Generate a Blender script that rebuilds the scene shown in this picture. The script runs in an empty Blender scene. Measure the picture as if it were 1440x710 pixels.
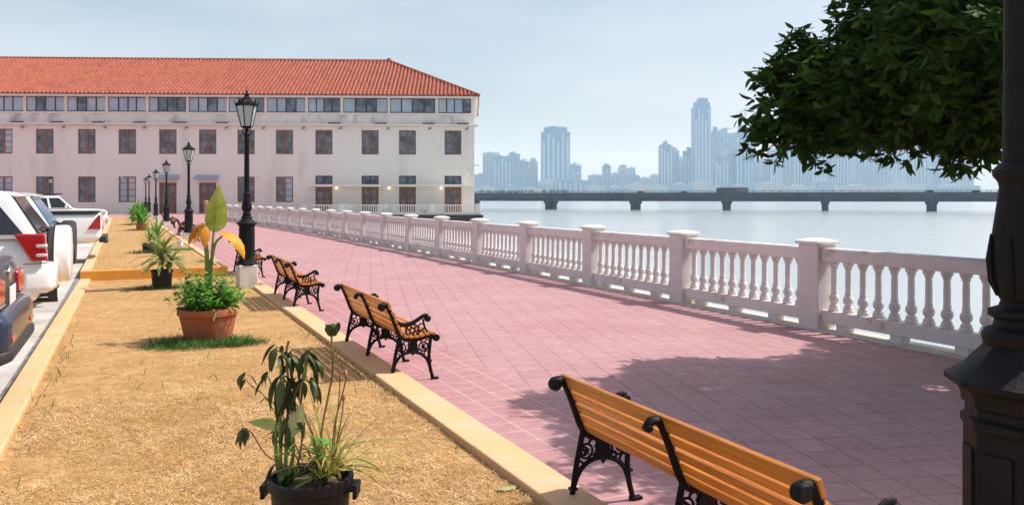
import bpy, math, random
import numpy as np
from mathutils import Vector, Matrix
R = math.radians
rnd = random.Random(11)
SC = bpy.context.scene
COL = SC.collection

# ------------------------------------------------------------------ camera
YAW = math.atan((720 - 186) / 1160)
CA, SA = math.cos(YAW), math.sin(YAW)
ZC = 1.7
cd = bpy.data.cameras.new('camera'); cam = bpy.data.objects.new('camera', cd); COL.objects.link(cam)
cam.location = (0, 0, ZC); cam.rotation_euler = (R(90), 0, -YAW)
cd.sensor_width = 36; cd.lens = 29.0; cd.shift_y = -77 / 1440
cd.clip_start = 0.05; cd.clip_end = 30000
SC.camera = cam
# ------------------------------------------------------------------ light
SUN_EL, SUN_AZ = R(52), R(-11)          # azimuth from +X towards -Y
sdir = Vector((math.cos(SUN_EL) * math.cos(SUN_AZ), math.cos(SUN_EL) * math.sin(SUN_AZ), math.sin(SUN_EL)))
W = bpy.data.worlds.new('World'); SC.world = W; W.use_nodes = True
nt = W.node_tree
sky = nt.nodes.new('ShaderNodeTexSky'); sky.sky_type = 'NISHITA'; sky.sun_disc = False
sky.sun_elevation = SUN_EL
sky.sun_rotation = math.atan2(sdir.x, sdir.y)
sky.air_density = 1.0; sky.dust_density = 4.0; sky.ozone_density = 1.0
bg = nt.nodes['Background']; bg.inputs['Strength'].default_value = 0.12
tcw = nt.nodes.new('ShaderNodeTexCoord'); mpw = nt.nodes.new('ShaderNodeMapping'); mpw.inputs['Scale'].default_value = (1.5, 1.5, 5.5); mpw.inputs['Location'].default_value = (.35, .1, .2)
nzw = nt.nodes.new('ShaderNodeTexNoise'); nzw.inputs['Scale'].default_value = 1.6; nzw.inputs['Detail'].default_value = 7; nzw.inputs['Roughness'].default_value = .5
mrw = nt.nodes.new('ShaderNodeMapRange'); mrw.inputs[1].default_value = .36; mrw.inputs[2].default_value = .70; mrw.inputs[4].default_value = .62
mxw = nt.nodes.new('ShaderNodeMix'); mxw.data_type = 'RGBA'; mxw.inputs[7].default_value = (5.2, 5.25, 5.4, 1)      # thin high cloud
nt.links.new(tcw.outputs['Generated'], mpw.inputs[0]); nt.links.new(mpw.outputs[0], nzw.inputs['Vector']); nt.links.new(nzw.outputs['Fac'], mrw.inputs[0])
nt.links.new(mrw.outputs[0], mxw.inputs[0]); nt.links.new(sky.outputs[0], mxw.inputs[6]); nt.links.new(mxw.outputs[2], bg.inputs[0])
sl = bpy.data.lights.new('sun', 'SUN'); sl.energy = 4.8; sl.angle = R(0.6); sl.color = (1, .955, .91)
so = bpy.data.objects.new('sun', sl); COL.objects.link(so)
so.rotation_euler = sdir.to_track_quat('Z', 'Y').to_euler()
so.location = (20, -5, 30)
vs = SC.view_settings
vs.view_transform = 'Standard'; vs.look = 'None'; vs.gamma = 1; vs.use_curve_mapping = False
vs.exposure = 0.3
SC.cycles.use_denoising = True
SC.cycles.max_bounces = 6
SC.cycles.volume_bounces = 2
SC.cycles.caustics_reflective = False; SC.cycles.caustics_refractive = False

# ------------------------------------------------------------------ helpers
def cw(X, d):                        # camera-plane offset (right, forward) -> ground x, y
    return X * CA + d * SA, -X * SA + d * CA
def at(px, py, d):                   # a measured point at a known distance
    x, y = cw((px - 720) / 1160 * d, d)
    return Vector((x, y, ZC - (py - 278) / 1160 * d))

class MB:
    def __init__(s): s.v = []; s.f = []
    def add(s, vs, fs):
        o = len(s.v); s.v += [tuple(p) for p in vs]; s.f += [tuple(i + o for i in f) for f in fs]; return s
    def box(s, c, size, rz=0, rx=0, ry=0):
        hx, hy, hz = size[0] / 2, size[1] / 2, size[2] / 2
        M = Matrix.Translation(c) @ Matrix.Rotation(rz, 4, 'Z') @ Matrix.Rotation(ry, 4, 'Y') @ Matrix.Rotation(rx, 4, 'X')
        vs = [M @ Vector((a * hx, b * hy, e * hz)) for a in (-1, 1) for b in (-1, 1) for e in (-1, 1)]
        return s.add(vs, [(0, 1, 3, 2), (4, 6, 7, 5), (0, 4, 5, 1), (2, 3, 7, 6), (0, 2, 6, 4), (1, 5, 7, 3)])
    def bx(s, x0, x1, y0, y1, z0, z1):
        return s.box(((x0 + x1) / 2, (y0 + y1) / 2, (z0 + z1) / 2), (x1 - x0, y1 - y0, z1 - z0))
    def lathe(s, prof, n=20, c=(0, 0, 0), axis='Z', rot=0, cap=True):
        vs = []; fs = []
        for r, z in prof:
            for i in range(n):
                a = rot + 2 * math.pi * i / n
                if axis == 'Z': p = (r * math.cos(a), r * math.sin(a), z)
                elif axis == 'X': p = (z, r * math.cos(a), r * math.sin(a))
                else: p = (r * math.sin(a), z, r * math.cos(a))
                vs.append((p[0] + c[0], p[1] + c[1], p[2] + c[2]))
        m = len(prof)
        for j in range(m - 1):
            for i in range(n):
                fs.append((j * n + i, j * n + (i + 1) % n, (j + 1) * n + (i + 1) % n, (j + 1) * n + i))
        if cap:
            fs.append(tuple(range(n - 1, -1, -1))); fs.append(tuple((m - 1) * n + i for i in range(n)))
        return s.add(vs, fs)
    def tube(s, pts, rad, n=8, up=None):
        pts = [Vector(p) for p in pts]
        if not hasattr(rad, '__len__'): rad = [rad] * len(pts)
        vs = []; fs = []; N = len(pts); prev = None
        for i, p in enumerate(pts):
            t = (pts[min(i + 1, N - 1)] - pts[max(i - 1, 0)])
            t = t.normalized() if t.length > 1e-9 else Vector((0, 0, 1))
            if prev is None:
                h = Vector((0, 0, 1)) if abs(t.z) < .9 else Vector((1, 0, 0))
                a = t.cross(h).normalized()
            else:
                a = (prev - t * prev.dot(t))
                a = a.normalized() if a.length > 1e-6 else t.orthogonal().normalized()
            prev = a; b = t.cross(a)
            r = rad[i]; ra, rb = r if isinstance(r, tuple) else (r, r)
            for k in range(n):
                an = 2 * math.pi * k / n
                vs.append(p + a * (ra * math.cos(an)) + b * (rb * math.sin(an)))
        for i in range(N - 1):
            for k in range(n):
                fs.append((i * n + k, i * n + (k + 1) % n, (i + 1) * n + (k + 1) % n, (i + 1) * n + k))
        fs.append(tuple(range(n - 1, -1, -1))); fs.append(tuple((N - 1) * n + k for k in range(n)))
        return s.add(vs, fs)
    def prism(s, poly, t0, t1, plane='XZ'):          # polygon extruded along the remaining axis
        n = len(poly)
        def P(a, b, t): return {'XZ': (a, t, b), 'XY': (a, b, t), 'YZ': (t, a, b)}[plane]
        vs = [P(a, b, t0) for a, b in poly] + [P(a, b, t1) for a, b in poly]
        fs = [tuple(range(n)), tuple(range(2 * n - 1, n - 1, -1))] + [(i, i + n, (i + 1) % n + n, (i + 1) % n) for i in range(n)]
        return s.add(vs, fs)
    def sphere(s, c, r, n=12, m=8, sq=(1, 1, 1)):
        prof = [(max(1e-4, math.sin(math.pi * j / m)), -math.cos(math.pi * j / m)) for j in range(m + 1)]
        o = len(s.v); s.lathe(prof, n)
        for i in range(o, len(s.v)):
            p = s.v[i]; s.v[i] = (c[0] + p[0] * r * sq[0], c[1] + p[1] * r * sq[1], c[2] + p[2] * r * sq[2])
        return s
    def ribbon(s, pts, wid, side, fold=.25, roll=0):  # a leaf blade with a folded midrib
        pts = [Vector(p) for p in pts]; side = Vector(side).normalized(); N = len(pts); vs = []; fs = []
        for i, p in enumerate(pts):
            t = (pts[min(i + 1, N - 1)] - pts[max(i - 1, 0)]).normalized()
            sd = (side - t * side.dot(t)); sd = sd.normalized() if sd.length > 1e-5 else t.orthogonal().normalized()
            nn = t.cross(sd)
            if roll: q = Matrix.Rotation(roll * i / N, 3, t); sd = q @ sd; nn = q @ nn
            w = wid[i] / 2
            vs += [p - sd * w + nn * (w * fold), p, p + sd * w + nn * (w * fold)]
        for i in range(N - 1):
            a = i * 3; fs += [(a, a + 1, a + 4, a + 3), (a + 1, a + 2, a + 5, a + 4)]
        return s.add(vs, fs)
    def build(s, name, mat, parent=None, smooth=40, bevel=0, seg=2, recalc=True):
        me = bpy.data.meshes.new(name); me.from_pydata(s.v, [], s.f); me.update()
        if recalc:
            import bmesh
            bm = bmesh.new(); bm.from_mesh(me); bmesh.ops.recalc_face_normals(bm, faces=bm.faces); bm.to_mesh(me); bm.free()
        for m in (mat if isinstance(mat, (list, tuple)) else [mat]): me.materials.append(m)
        if smooth: me.shade_smooth(); me.set_sharp_from_angle(angle=R(smooth))
        o = bpy.data.objects.new(name, me); COL.objects.link(o)
        if parent: o.parent = parent
        if bevel:
            b = o.modifiers.new('bevel', 'BEVEL'); b.width = bevel; b.segments = seg; b.limit_method = 'ANGLE'; b.angle_limit = R(40)
        return o

def tag(o, label=None, cat=None, group=None, kind=None):
    if label: o['label'] = label
    if cat: o['category'] = cat
    if group: o['group'] = group
    if kind: o['kind'] = kind
    return o
def thing(name, loc, label, cat, group=None, rz=0, scale=1):
    o = bpy.data.objects.new(name, None); COL.objects.link(o); o.empty_display_size = .2
    o.location = loc; o.rotation_euler = (0, 0, rz); o.scale = (scale,) * 3
    return tag(o, label, cat, group)
def kids(o): return [c for c in KID.get(o.name, [])]
KID = {}
def index_children():
    KID.clear()
    for o in bpy.data.objects:
        if o.parent: KID.setdefault(o.parent.name, []).append(o)
def copy_tree(o, parent=None):
    c = o.copy(); COL.objects.link(c)
    if parent: c.parent = parent
    for k in kids(o): copy_tree(k, c)
    return c
def structure(o): o['kind'] = 'structure'; return o

# ------------------------------------------------------------------ materials
def mat(name, c1, c2=None, scale=4, rough=.6, bump=0, bscale=None, metal=0, spec=.5, detail=5, lo=.35, hi=.65,
        c3=None, s3=1.2, lo3=.55, hi3=.75, trans=0, sheen=0, island=0, coat=0, stretch=None, gen=False):
    m = bpy.data.materials.new(name); m.use_nodes = True; t = m.node_tree; N = t.nodes; L = t.links
    b = N['Principled BSDF']
    b.inputs['Roughness'].default_value = rough; b.inputs['Metallic'].default_value = metal
    b.inputs['Specular IOR Level'].default_value = spec
    if coat: b.inputs['Coat Weight'].default_value = coat; b.inputs['Coat Roughness'].default_value = .08
    tc = N.new('ShaderNodeTexCoord'); vec = tc.outputs['Generated' if gen else 'Object']
    if stretch:
        mp = N.new('ShaderNodeMapping'); mp.inputs['Scale'].default_value = stretch; L.new(vec, mp.inputs[0]); vec = mp.outputs[0]
    col = None
    def noise(sc, d=detail):
        n = N.new('ShaderNodeTexNoise'); n.inputs['Scale'].default_value = sc; n.inputs['Detail'].default_value = d
        n.inputs['Roughness'].default_value = .6; L.new(vec, n.inputs['Vector']); return n.outputs['Fac']
    def ramp(fac, a, bb):
        r = N.new('ShaderNodeMapRange'); r.inputs[1].default_value = a; r.inputs[2].default_value = bb; L.new(fac, r.inputs[0]); return r.outputs[0]
    def mix(fac, A, B):
        x = N.new('ShaderNodeMix'); x.data_type = 'RGBA'; L.new(fac, x.inputs[0])
        for sock, v in ((x.inputs[6], A), (x.inputs[7], B)):
            if isinstance(v, tuple): sock.default_value = (*v, 1)
            else: L.new(v, sock)
        return x.outputs[2]
    if c2:
        col = mix(ramp(noise(scale), lo, hi), c1, c2)
        if c3: col = mix(ramp(noise(s3, 7), lo3, hi3), col, c3)
        if island:
            g = N.new('ShaderNodeNewGeometry'); hv = N.new('ShaderNodeHueSaturation'); L.new(col, hv.inputs['Color'])
            L.new(ramp_range(N, L, g.outputs['Random Per Island'], 1 - island, 1 + island), hv.inputs['Value']); col = hv.outputs[0]
        L.new(col, b.inputs['Base Color'])
    else:
        b.inputs['Base Color'].default_value = (*c1, 1)
    if bump:
        bp = N.new('ShaderNodeBump'); bp.inputs['Strength'].default_value = bump; bp.inputs['Distance'].default_value = .02
        L.new(noise(bscale or scale * 4, 4), bp.inputs['Height']); L.new(bp.outputs[0], b.inputs['Normal'])
    if trans:
        tr = N.new('ShaderNodeBsdfTranslucent'); mx = N.new('ShaderNodeMixShader'); mx.inputs[0].default_value = trans
        if col: L.new(col, tr.inputs[0])
        else: tr.inputs[0].default_value = (*c1, 1)
        L.new(b.outputs[0], mx.inputs[1]); L.new(tr.outputs[0], mx.inputs[2]); L.new(mx.outputs[0], N['Material Output'].inputs[0])
    return m
def ramp_range(N, L, fac, a, b):
    r = N.new('ShaderNodeMapRange'); r.inputs[3].default_value = a; r.inputs[4].default_value = b; L.new(fac, r.inputs[0]); return r.outputs[0]

def tile_mat(name, tile, rot, c1, c2, grout, msize, dirt, bump=.25):
    m = bpy.data.materials.new(name); m.use_nodes = True; t = m.node_tree; N = t.nodes; L = t.links; b = N['Principled BSDF']
    tc = N.new('ShaderNodeTexCoord'); mp = N.new('ShaderNodeMapping'); mp.inputs['Rotation'].default_value = (0, 0, rot)
    L.new(tc.outputs['Object'], mp.inputs[0])
    br = N.new('ShaderNodeTexBrick'); br.offset = 0; br.squash = 1
    for k, v in (('Scale', 1), ('Mortar Size', msize), ('Mortar Smooth', .2), ('Brick Width', tile), ('Row Height', tile), ('Bias', 0)): br.inputs[k].default_value = v
    br.inputs['Color1'].default_value = (*c1, 1); br.inputs['Color2'].default_value = (*c2, 1); br.inputs['Mortar'].default_value = (*grout, 1)
    L.new(mp.outputs[0], br.inputs['Vector'])
    def noise(sc, d, rr=.6):
        n = N.new('ShaderNodeTexNoise'); n.inputs['Scale'].default_value = sc; n.inputs['Detail'].default_value = d; n.inputs['Roughness'].default_value = rr
        L.new(tc.outputs['Object'], n.inputs['Vector']); return n.outputs['Fac']
    def mr(f, a, bb, c=0, d=1):
        r = N.new('ShaderNodeMapRange'); r.inputs[1].default_value = a; r.inputs[2].default_value = bb; r.inputs[3].default_value = c; r.inputs[4].default_value = d; L.new(f, r.inputs[0]); return r.outputs[0]
    x = N.new('ShaderNodeMix'); x.data_type = 'RGBA'; L.new(mr(noise(.55, 8), .42, .72, 0, .55), x.inputs[0]); L.new(br.outputs['Color'], x.inputs[6]); x.inputs[7].default_value = (*dirt, 1)
    h = N.new('ShaderNodeHueSaturation'); L.new(x.outputs[2], h.inputs['Color']); L.new(mr(noise(14, 6, .7), .25, .75, .80, 1.14), h.inputs['Value'])
    # scattered dark specks
    y = N.new('ShaderNodeMix'); y.data_type = 'RGBA'; L.new(mr(noise(9, 3), .70, .74, 0, .6), y.inputs[0]); L.new(h.outputs[0], y.inputs[6]); y.inputs[7].default_value = (.10, .07, .07, 1)
    L.new(y.outputs[2], b.inputs['Base Color'])
    L.new(mr(noise(3, 6), .3, .7, .55, .8), b.inputs['Roughness']); b.inputs['Specular IOR Level'].default_value = .3
    ad = N.new('ShaderNodeMath'); ad.operation = 'MULTIPLY_ADD'; ad.inputs[1].default_value = -.6; L.new(br.outputs['Fac'], ad.inputs[0]); L.new(noise(30, 4), ad.inputs[2])
    bp = N.new('ShaderNodeBump'); bp.inputs['Strength'].default_value = bump; bp.inputs['Distance'].default_value = .01
    L.new(ad.outputs[0], bp.inputs['Height']); L.new(bp.outputs[0], b.inputs['Normal'])
    return m

MT = {}
MT['paving'] = tile_mat('pink paving', .30, R(15), (.385, .205, .215), (.42, .23, .24), (.205, .115, .12), .0065, (.45, .28, .285))
MT['border'] = tile_mat('pink border paving', .25, 0, (.36, .165, .175), (.405, .195, .20), (.55, .41, .39), .006, (.45, .29, .29))
MT['road'] = mat('road concrete', (.40, .38, .35), (.52, .50, .47), 1.5, .85, .3, 40, c3=(.28, .27, .26), s3=.9)
MT['gutter'] = mat('dark gutter strip', (.12, .11, .11), (.26, .24, .22), 5, .8, .2)  # mottled tone, darker than the road, where road meets kerb
MT['kerb'] = mat('ochre painted kerb', (.68, .40, .185), (.62, .39, .21), 3, .7, .3, 30, c3=(.55, .44, .34), s3=1.1, lo3=.5, hi3=.8)
MT['kerb2'] = mat('deep ochre painted kerb', (.70, .30, .035), (.62, .27, .04), 3, .7, .3, 30)
MT['soil'] = mat('dry turf', (.36, .20, .068), (.48, .30, .13), 6, .95, .6, 60, c3=(.36, .20, .06), s3=1.3, lo3=.45, hi3=.75)
MT['straw'] = mat('straw', (.47, .27, .092), (.64, .45, .235), 5, .9, island=.6, c3=(.40, .21, .055), s3=1.1, lo3=.45, hi3=.7)
MT['white'] = mat('worn white paint', (.72, .67, .65), (.64, .58, .56), 2.5, .75, .25, 30, c3=(.30, .24, .21), s3=2.6, lo3=.60, hi3=.72)
MT['whitecap'] = mat('white paint', (.80, .77, .74), (.72, .69, .66), 3, .75, .2, 30)
MT['plinth'] = mat('pale concrete plinth', (.62, .60, .56), (.52, .50, .47), 6, .8, .3, 50, c3=(.4, .36, .32), s3=3)
MT['iron'] = mat('black cast iron', (.0045, .0045, .006), (.007, .0065, .008), 20, .6, .2, 60, spec=.18)
MT['wood'] = mat('varnished slats', (.70, .27, .035), (.50, .15, .016), 4, .42, .25, 30, stretch=(14, .9, 14), coat=.2, c3=(.40, .11, .012), s3=5, lo3=.55, hi3=.75)
def vary(m, amt):
    t = m.node_tree; N = t.nodes; L = t.links; b = N['Principled BSDF']; src = b.inputs['Base Color'].links[0].from_socket
    oi = N.new('ShaderNodeObjectInfo'); hv = N.new('ShaderNodeHueSaturation'); L.new(src, hv.inputs['Color'])
    L.new(ramp_range(N, L, oi.outputs['Random'], 1 - amt, 1 + amt), hv.inputs['Value']); L.new(hv.outputs[0], b.inputs['Base Color'])
vary(MT['wood'], .16); vary(MT['white'], .05)
MT['wall'] = mat('cream plaster', (.84, .80, .73), (.80, .755, .69), .35, .85, .15, 20, c3=(.66, .61, .56), s3=.45, stretch=(1, 1, .22))
MT['wallband'] = mat('stained plaster band', (.84, .79, .73), (.72, .67, .62), .6, .85, .15, 20, c3=(.36, .33, .33), s3=.5, lo3=.52, hi3=.72, stretch=(1, 1, .6))
MT['trim'] = mat('cream trim', (.82, .76, .66), (.75, .69, .60), 1, .8)
MT['rooftile'] = mat('terracotta barrel tiles', (.29, .062, .029), (.38, .115, .064), 2.2, .9, .2, 20, c3=(.18, .042, .025), s3=.8, lo3=.5, hi3=.8)
MT['brownwood'] = mat('brown joinery', (.30, .125, .045), (.20, .08, .032), 6, .5, stretch=(6, 6, 1))
MT['darkframe'] = mat('dark window frame', (.035, .030, .032), (.05, .04, .04), 5, .5)
MT['glass'] = mat('window glass', (.06, .085, .11), (.19, .235, .29), .9, .15, spec=.6, lo=.4, hi=.6)
MT['glassc'] = mat('curtained glass', (.34, .46, .58), (.48, .58, .66), .5, .35, spec=.4, lo=.4, hi=.6)
MT['lampglass'] = mat('lantern glass', (.50, .62, .62), (.58, .68, .68), 3, .18, spec=.6, trans=.35)
MT['blueplastic'] = mat('blue grey awning', (.30, .33, .44), (.36, .38, .48), 2, .6)
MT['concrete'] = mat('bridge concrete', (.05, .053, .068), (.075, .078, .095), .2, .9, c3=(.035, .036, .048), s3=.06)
MT['seawall'] = mat('weathered sea wall', (.40, .37, .33), (.28, .26, .23), 1, .9, .4, 12)
MT['coping'] = mat('pale coping', (.62, .57, .50), (.50, .45, .40), 2, .85, .3, 20)
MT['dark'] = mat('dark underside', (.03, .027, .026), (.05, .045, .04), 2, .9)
MT['terracotta'] = mat('terracotta pot', (.38, .11, .042), (.32, .09, .036), 5, .7, .15, 30, c3=(.52, .25, .14), s3=4, lo3=.55, hi3=.8)
MT['blackplastic'] = mat('black plastic', (.006, .006, .008), (.011, .011, .013), 8, .5, spec=.25)
MT['earth'] = mat('potting soil', (.06, .04, .025), (.11, .075, .045), 30, .95, .6, 60)
def leafm(n, a, b, tr=.35, isl=.3, r=.5): return mat(n, a, b, 7, r, spec=.28, trans=tr, island=isl)
MT['leaf'] = mat('tree leaf', (.022, .055, .007), (.038, .088, .010), 7, .6, spec=.1, trans=.25, island=.35)
MT['bush'] = leafm('bright bush leaf', (.08, .26, .03), (.15, .36, .04))
MT['dracaena'] = leafm('striped leaf', (.13, .21, .045), (.42, .46, .17))
MT['darkleaf'] = leafm('wilted dark leaf', (.035, .068, .016), (.075, .085, .028), .2)
MT['paleleaf'] = leafm('cream variegated leaf', (.30, .42, .12), (.62, .62, .34), .35)
MT['limeleaf'] = mat('lime leaf', (.27, .38, .04), (.44, .47, .11), 9, .5, spec=.3, trans=.4, detail=2, lo=.35, hi=.65)
MT['yellowleaf'] = leafm('yellowed leaf', (.80, .36, .015), (.72, .42, .04), .35, .12)
MT['orangeleaf'] = leafm('orange dying leaf', (.62, .22, .02), (.55, .26, .04), .3, .12)
MT['strap'] = leafm('yellow green strap leaf', (.26, .28, .05), (.42, .36, .10), .3, .3)
MT['grass'] = leafm('green grass', (.045, .13, .02), (.08, .18, .03), .3, .4, .6)
MT['stem'] = mat('plant stem', (.20, .10, .04), (.26, .20, .07), 8, .7)
MT['greenstem'] = mat('green stem', (.13, .20, .04), (.22, .27, .07), 8, .6)
MT['bud'] = mat('reddish bud', (.45, .13, .06), (.35, .18, .07), 20, .6)
MT['bark'] = mat('tree bark', (.06, .048, .038), (.10, .08, .06), 8, .9, .6, 30)
MT['carwhite'] = mat('white car paint', (.80, .80, .80), None, rough=.25, spec=.5, coat=.8)
MT['carsilver'] = mat('pale silver car paint', (.55, .56, .57), None, rough=.28, coat=.8)
MT['carblue'] = mat('dark blue car paint', (.012, .022, .045), None, rough=.3, coat=.5)
MT['carglass'] = mat('car glass', (.015, .017, .02), None, rough=.05, spec=.8)
MT['carglassblue'] = mat('blue tinted car glass', (.10, .22, .34), (.14, .28, .40), 2, rough=.06, spec=.8)
MT['cartrim'] = mat('black car trim', (.018, .018, .02), None, rough=.55)
MT['lens'] = mat('red tail lens', (.40, .010, .012), None, rough=.15, coat=.6)
MT['lensclear'] = mat('clear tail lens', (.60, .50, .50), None, rough=.15, coat=.6)
MT['chrome'] = mat('chrome', (.75, .75, .76), None, rough=.12, metal=1)
MT['tyre'] = mat('tyre rubber', (.016, .016, .017), (.03, .03, .03), 12, .8)
MT['plate'] = mat('number plate', (.70, .72, .74), (.6, .62, .65), 6, .4)
MT['steel'] = mat('dull metal', (.30, .29, .28), (.22, .21, .20), 8, .5, metal=.6)
MT['skin'] = mat('skin', (.30, .16, .10), None, rough=.6)
MT['yellowcloth'] = mat('yellow cloth', (.72, .52, .08), (.65, .46, .07), 8, .85)
MT['palecloth'] = mat('pale cloth', (.42, .38, .42), (.36, .33, .37), 8, .85)
MT['hair'] = mat('dark hair', (.015, .012, .01), None, rough=.7)
MT['palm'] = mat('far foliage', (.03, .055, .025), (.05, .08, .03), 1, .8)
def emit(n, c, s):
    m = bpy.data.materials.new(n); m.use_nodes = True; b = m.node_tree.nodes['Principled BSDF']
    b.inputs['Emission Color'].default_value = (*c, 1); b.inputs['Emission Strength'].default_value = s; b.inputs['Base Color'].default_value = (*c, 1); return m
MT['warmlamp'] = emit('lit warm globe', (1, .82, .42), 1.6)
def water_mat():
    m = bpy.data.materials.new('hazy sea water'); m.use_nodes = True; N = m.node_tree.nodes; L = m.node_tree.links; b = N['Principled BSDF']
    b.inputs['Base Color'].default_value = (.33, .37, .385, 1); b.inputs['Roughness'].default_value = .18; b.inputs['IOR'].default_value = 1.33
    tc = N.new('ShaderNodeTexCoord'); mp = N.new('ShaderNodeMapping'); mp.inputs['Rotation'].default_value = (0, 0, YAW); mp.inputs['Scale'].default_value = (.35, 1, 1)
    L.new(tc.outputs['Object'], mp.inputs[0]); prev = None
    for sc, st, ds in ((1.3, .18, .12), (.12, .12, .6)):
        n = N.new('ShaderNodeTexNoise'); n.inputs['Scale'].default_value = sc; n.inputs['Detail'].default_value = 6; L.new(mp.outputs[0], n.inputs['Vector'])
        bp = N.new('ShaderNodeBump'); bp.inputs['Strength'].default_value = st; bp.inputs['Distance'].default_value = ds; L.new(n.outputs['Fac'], bp.inputs['Height'])
        if prev: L.new(prev.outputs[0], bp.inputs['Normal'])
        prev = bp
    L.new(prev.outputs[0], b.inputs['Normal'])
    return m
MT['water'] = water_mat()
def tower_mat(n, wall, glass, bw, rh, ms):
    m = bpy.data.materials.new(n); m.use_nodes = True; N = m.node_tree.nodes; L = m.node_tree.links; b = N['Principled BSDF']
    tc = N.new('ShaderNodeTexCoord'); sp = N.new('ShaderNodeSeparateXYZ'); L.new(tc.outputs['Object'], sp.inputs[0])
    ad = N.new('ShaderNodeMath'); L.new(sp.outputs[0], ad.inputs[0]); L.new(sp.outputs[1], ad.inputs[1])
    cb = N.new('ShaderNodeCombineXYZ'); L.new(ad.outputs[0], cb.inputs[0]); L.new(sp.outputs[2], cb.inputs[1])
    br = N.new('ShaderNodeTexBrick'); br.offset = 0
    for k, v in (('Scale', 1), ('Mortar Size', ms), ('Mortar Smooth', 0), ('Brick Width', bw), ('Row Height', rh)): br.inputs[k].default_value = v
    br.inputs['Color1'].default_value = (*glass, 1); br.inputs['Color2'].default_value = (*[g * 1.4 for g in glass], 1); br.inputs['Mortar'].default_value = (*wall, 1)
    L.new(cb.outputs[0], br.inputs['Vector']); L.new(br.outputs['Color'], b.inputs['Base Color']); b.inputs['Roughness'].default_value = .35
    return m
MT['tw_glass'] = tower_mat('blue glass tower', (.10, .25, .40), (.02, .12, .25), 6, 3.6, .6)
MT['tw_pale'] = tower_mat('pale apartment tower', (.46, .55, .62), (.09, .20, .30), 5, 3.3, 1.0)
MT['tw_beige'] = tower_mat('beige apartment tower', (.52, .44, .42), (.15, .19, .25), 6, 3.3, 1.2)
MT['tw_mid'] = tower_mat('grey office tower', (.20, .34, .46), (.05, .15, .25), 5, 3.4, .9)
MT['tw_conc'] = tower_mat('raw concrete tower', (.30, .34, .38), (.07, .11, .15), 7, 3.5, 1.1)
# ================================================================== GROUND, ROAD, WATER
PZ = -0.10                                   # level of the paved promenade
def sheet(name, pts, z, m):
    b = MB(); b.add([(x, y, z) for x, y in pts], [tuple(range(len(pts)))]); o = b.build(name, m, smooth=0)
    return structure(o)
LAND = [(-70, -12), (8.84, -12), (8.84, 34), (8.5, 52), (7.3, 71), (18.5, 92), (18.5, 125), (-70, 125)]
sheet('promenade_paving', LAND, PZ, MT['paving'])
sheet('paving_border', [(2.4, -8), (3.4, -8), (3.4, 74), (2.4, 74)], PZ + .004, MT['border'])
sheet('sea_water', [(-6000, -300), (6000, -300), (6000, 7500), (-6000, 7500)], -3.0, MT['water'])
b = MB()
ys = [-10, 14, 17, 23, 44]; zs = [-.085, -.085, -.04, .05, .05]
b.add([(x, y, z) for y, z in zip(ys, zs) for x in (-40, -1.0 - .004 * max(0, y - 19))],
      [(2 * i, 2 * i + 1, 2 * i + 3, 2 * i + 2) for i in range(4)])
structure(b.build('road', MT['road'], smooth=0))
b = MB()
b.add([(x - .004 * max(0, y - 19), y, z + .005) for y, z in zip(ys, zs) for x in (-1.085, -1.0)],
      [(2 * i, 2 * i + 1, 2 * i + 3, 2 * i + 2) for i in range(4)])
structure(b.build('road_gutter', MT['gutter'], smooth=0))
# land under everything so the promenade is a quay, not a sheet
b = MB(); b.prism([(x * .999, y * .999) for x, y in LAND], -9, PZ - .01, 'XY'); structure(b.build('quay_ground', MT['seawall'], smooth=0))

# garden strip: soil, kerbs
sheet('garden_soil', [(-.81, -6), (2.13, -6), (2.13, 19.52), (-.81, 19.52)], -.055, MT['soil'])
sheet('garden_soil', [(-.82, 19.72), (1.78, 19.72), (1.05, 72), (-1.4, 72)], .125, MT['soil'])
def kerb(pts, w, z0, z1, m, seg=1.9):
    # painted kerb stones butted end to end
    b = MB()
    for (x0, y0), (x1, y1) in zip(pts, pts[1:]):
        n = max(1, round(math.hypot(x1 - x0, y1 - y0) / seg))
        for i in range(n):
            a, c = i / n, (i + 1) / n
            p = Vector((x0 + (x1 - x0) * a, y0 + (y1 - y0) * a, 0)); q = Vector((x0 + (x1 - x0) * c, y0 + (y1 - y0) * c, 0))
            L = (q - p).length - .004; cc = (p + q) / 2; ang = math.atan2(q.y - p.y, q.x - p.x)
            b.box((cc.x, cc.y, (z0 + z1) / 2 + rnd.uniform(-.003, .003)), (L, w, z1 - z0), ang)
    return structure(b.build('kerb', m, smooth=0, bevel=.012))
kerb([(2.265, -6), (2.265, 16.6)], .28, -.2, 0, MT['kerb'])
kerb([(2.265, 17.25), (2.265, 19.5)], .28, -.2, 0, MT['kerb'])
kerb([(-.90, -6), (-.90, 19.5)], .2, -.22, 0, MT['kerb'])
kerb([(-1.0, 19.6), (1.95, 19.6)], .22, -.2, .16, MT['kerb2'], 3)
kerb([(-.90, 19.72), (-1.5, 72)], .2, -.2, .158, MT['kerb'])
kerb([(1.86, 19.72), (1.13, 72)], .18, -.2, .158, MT['kerb'])
kerb([(-1.6, 72.1), (1.22, 72.1)], .2, -.2, .158, MT['kerb'], 3)

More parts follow.
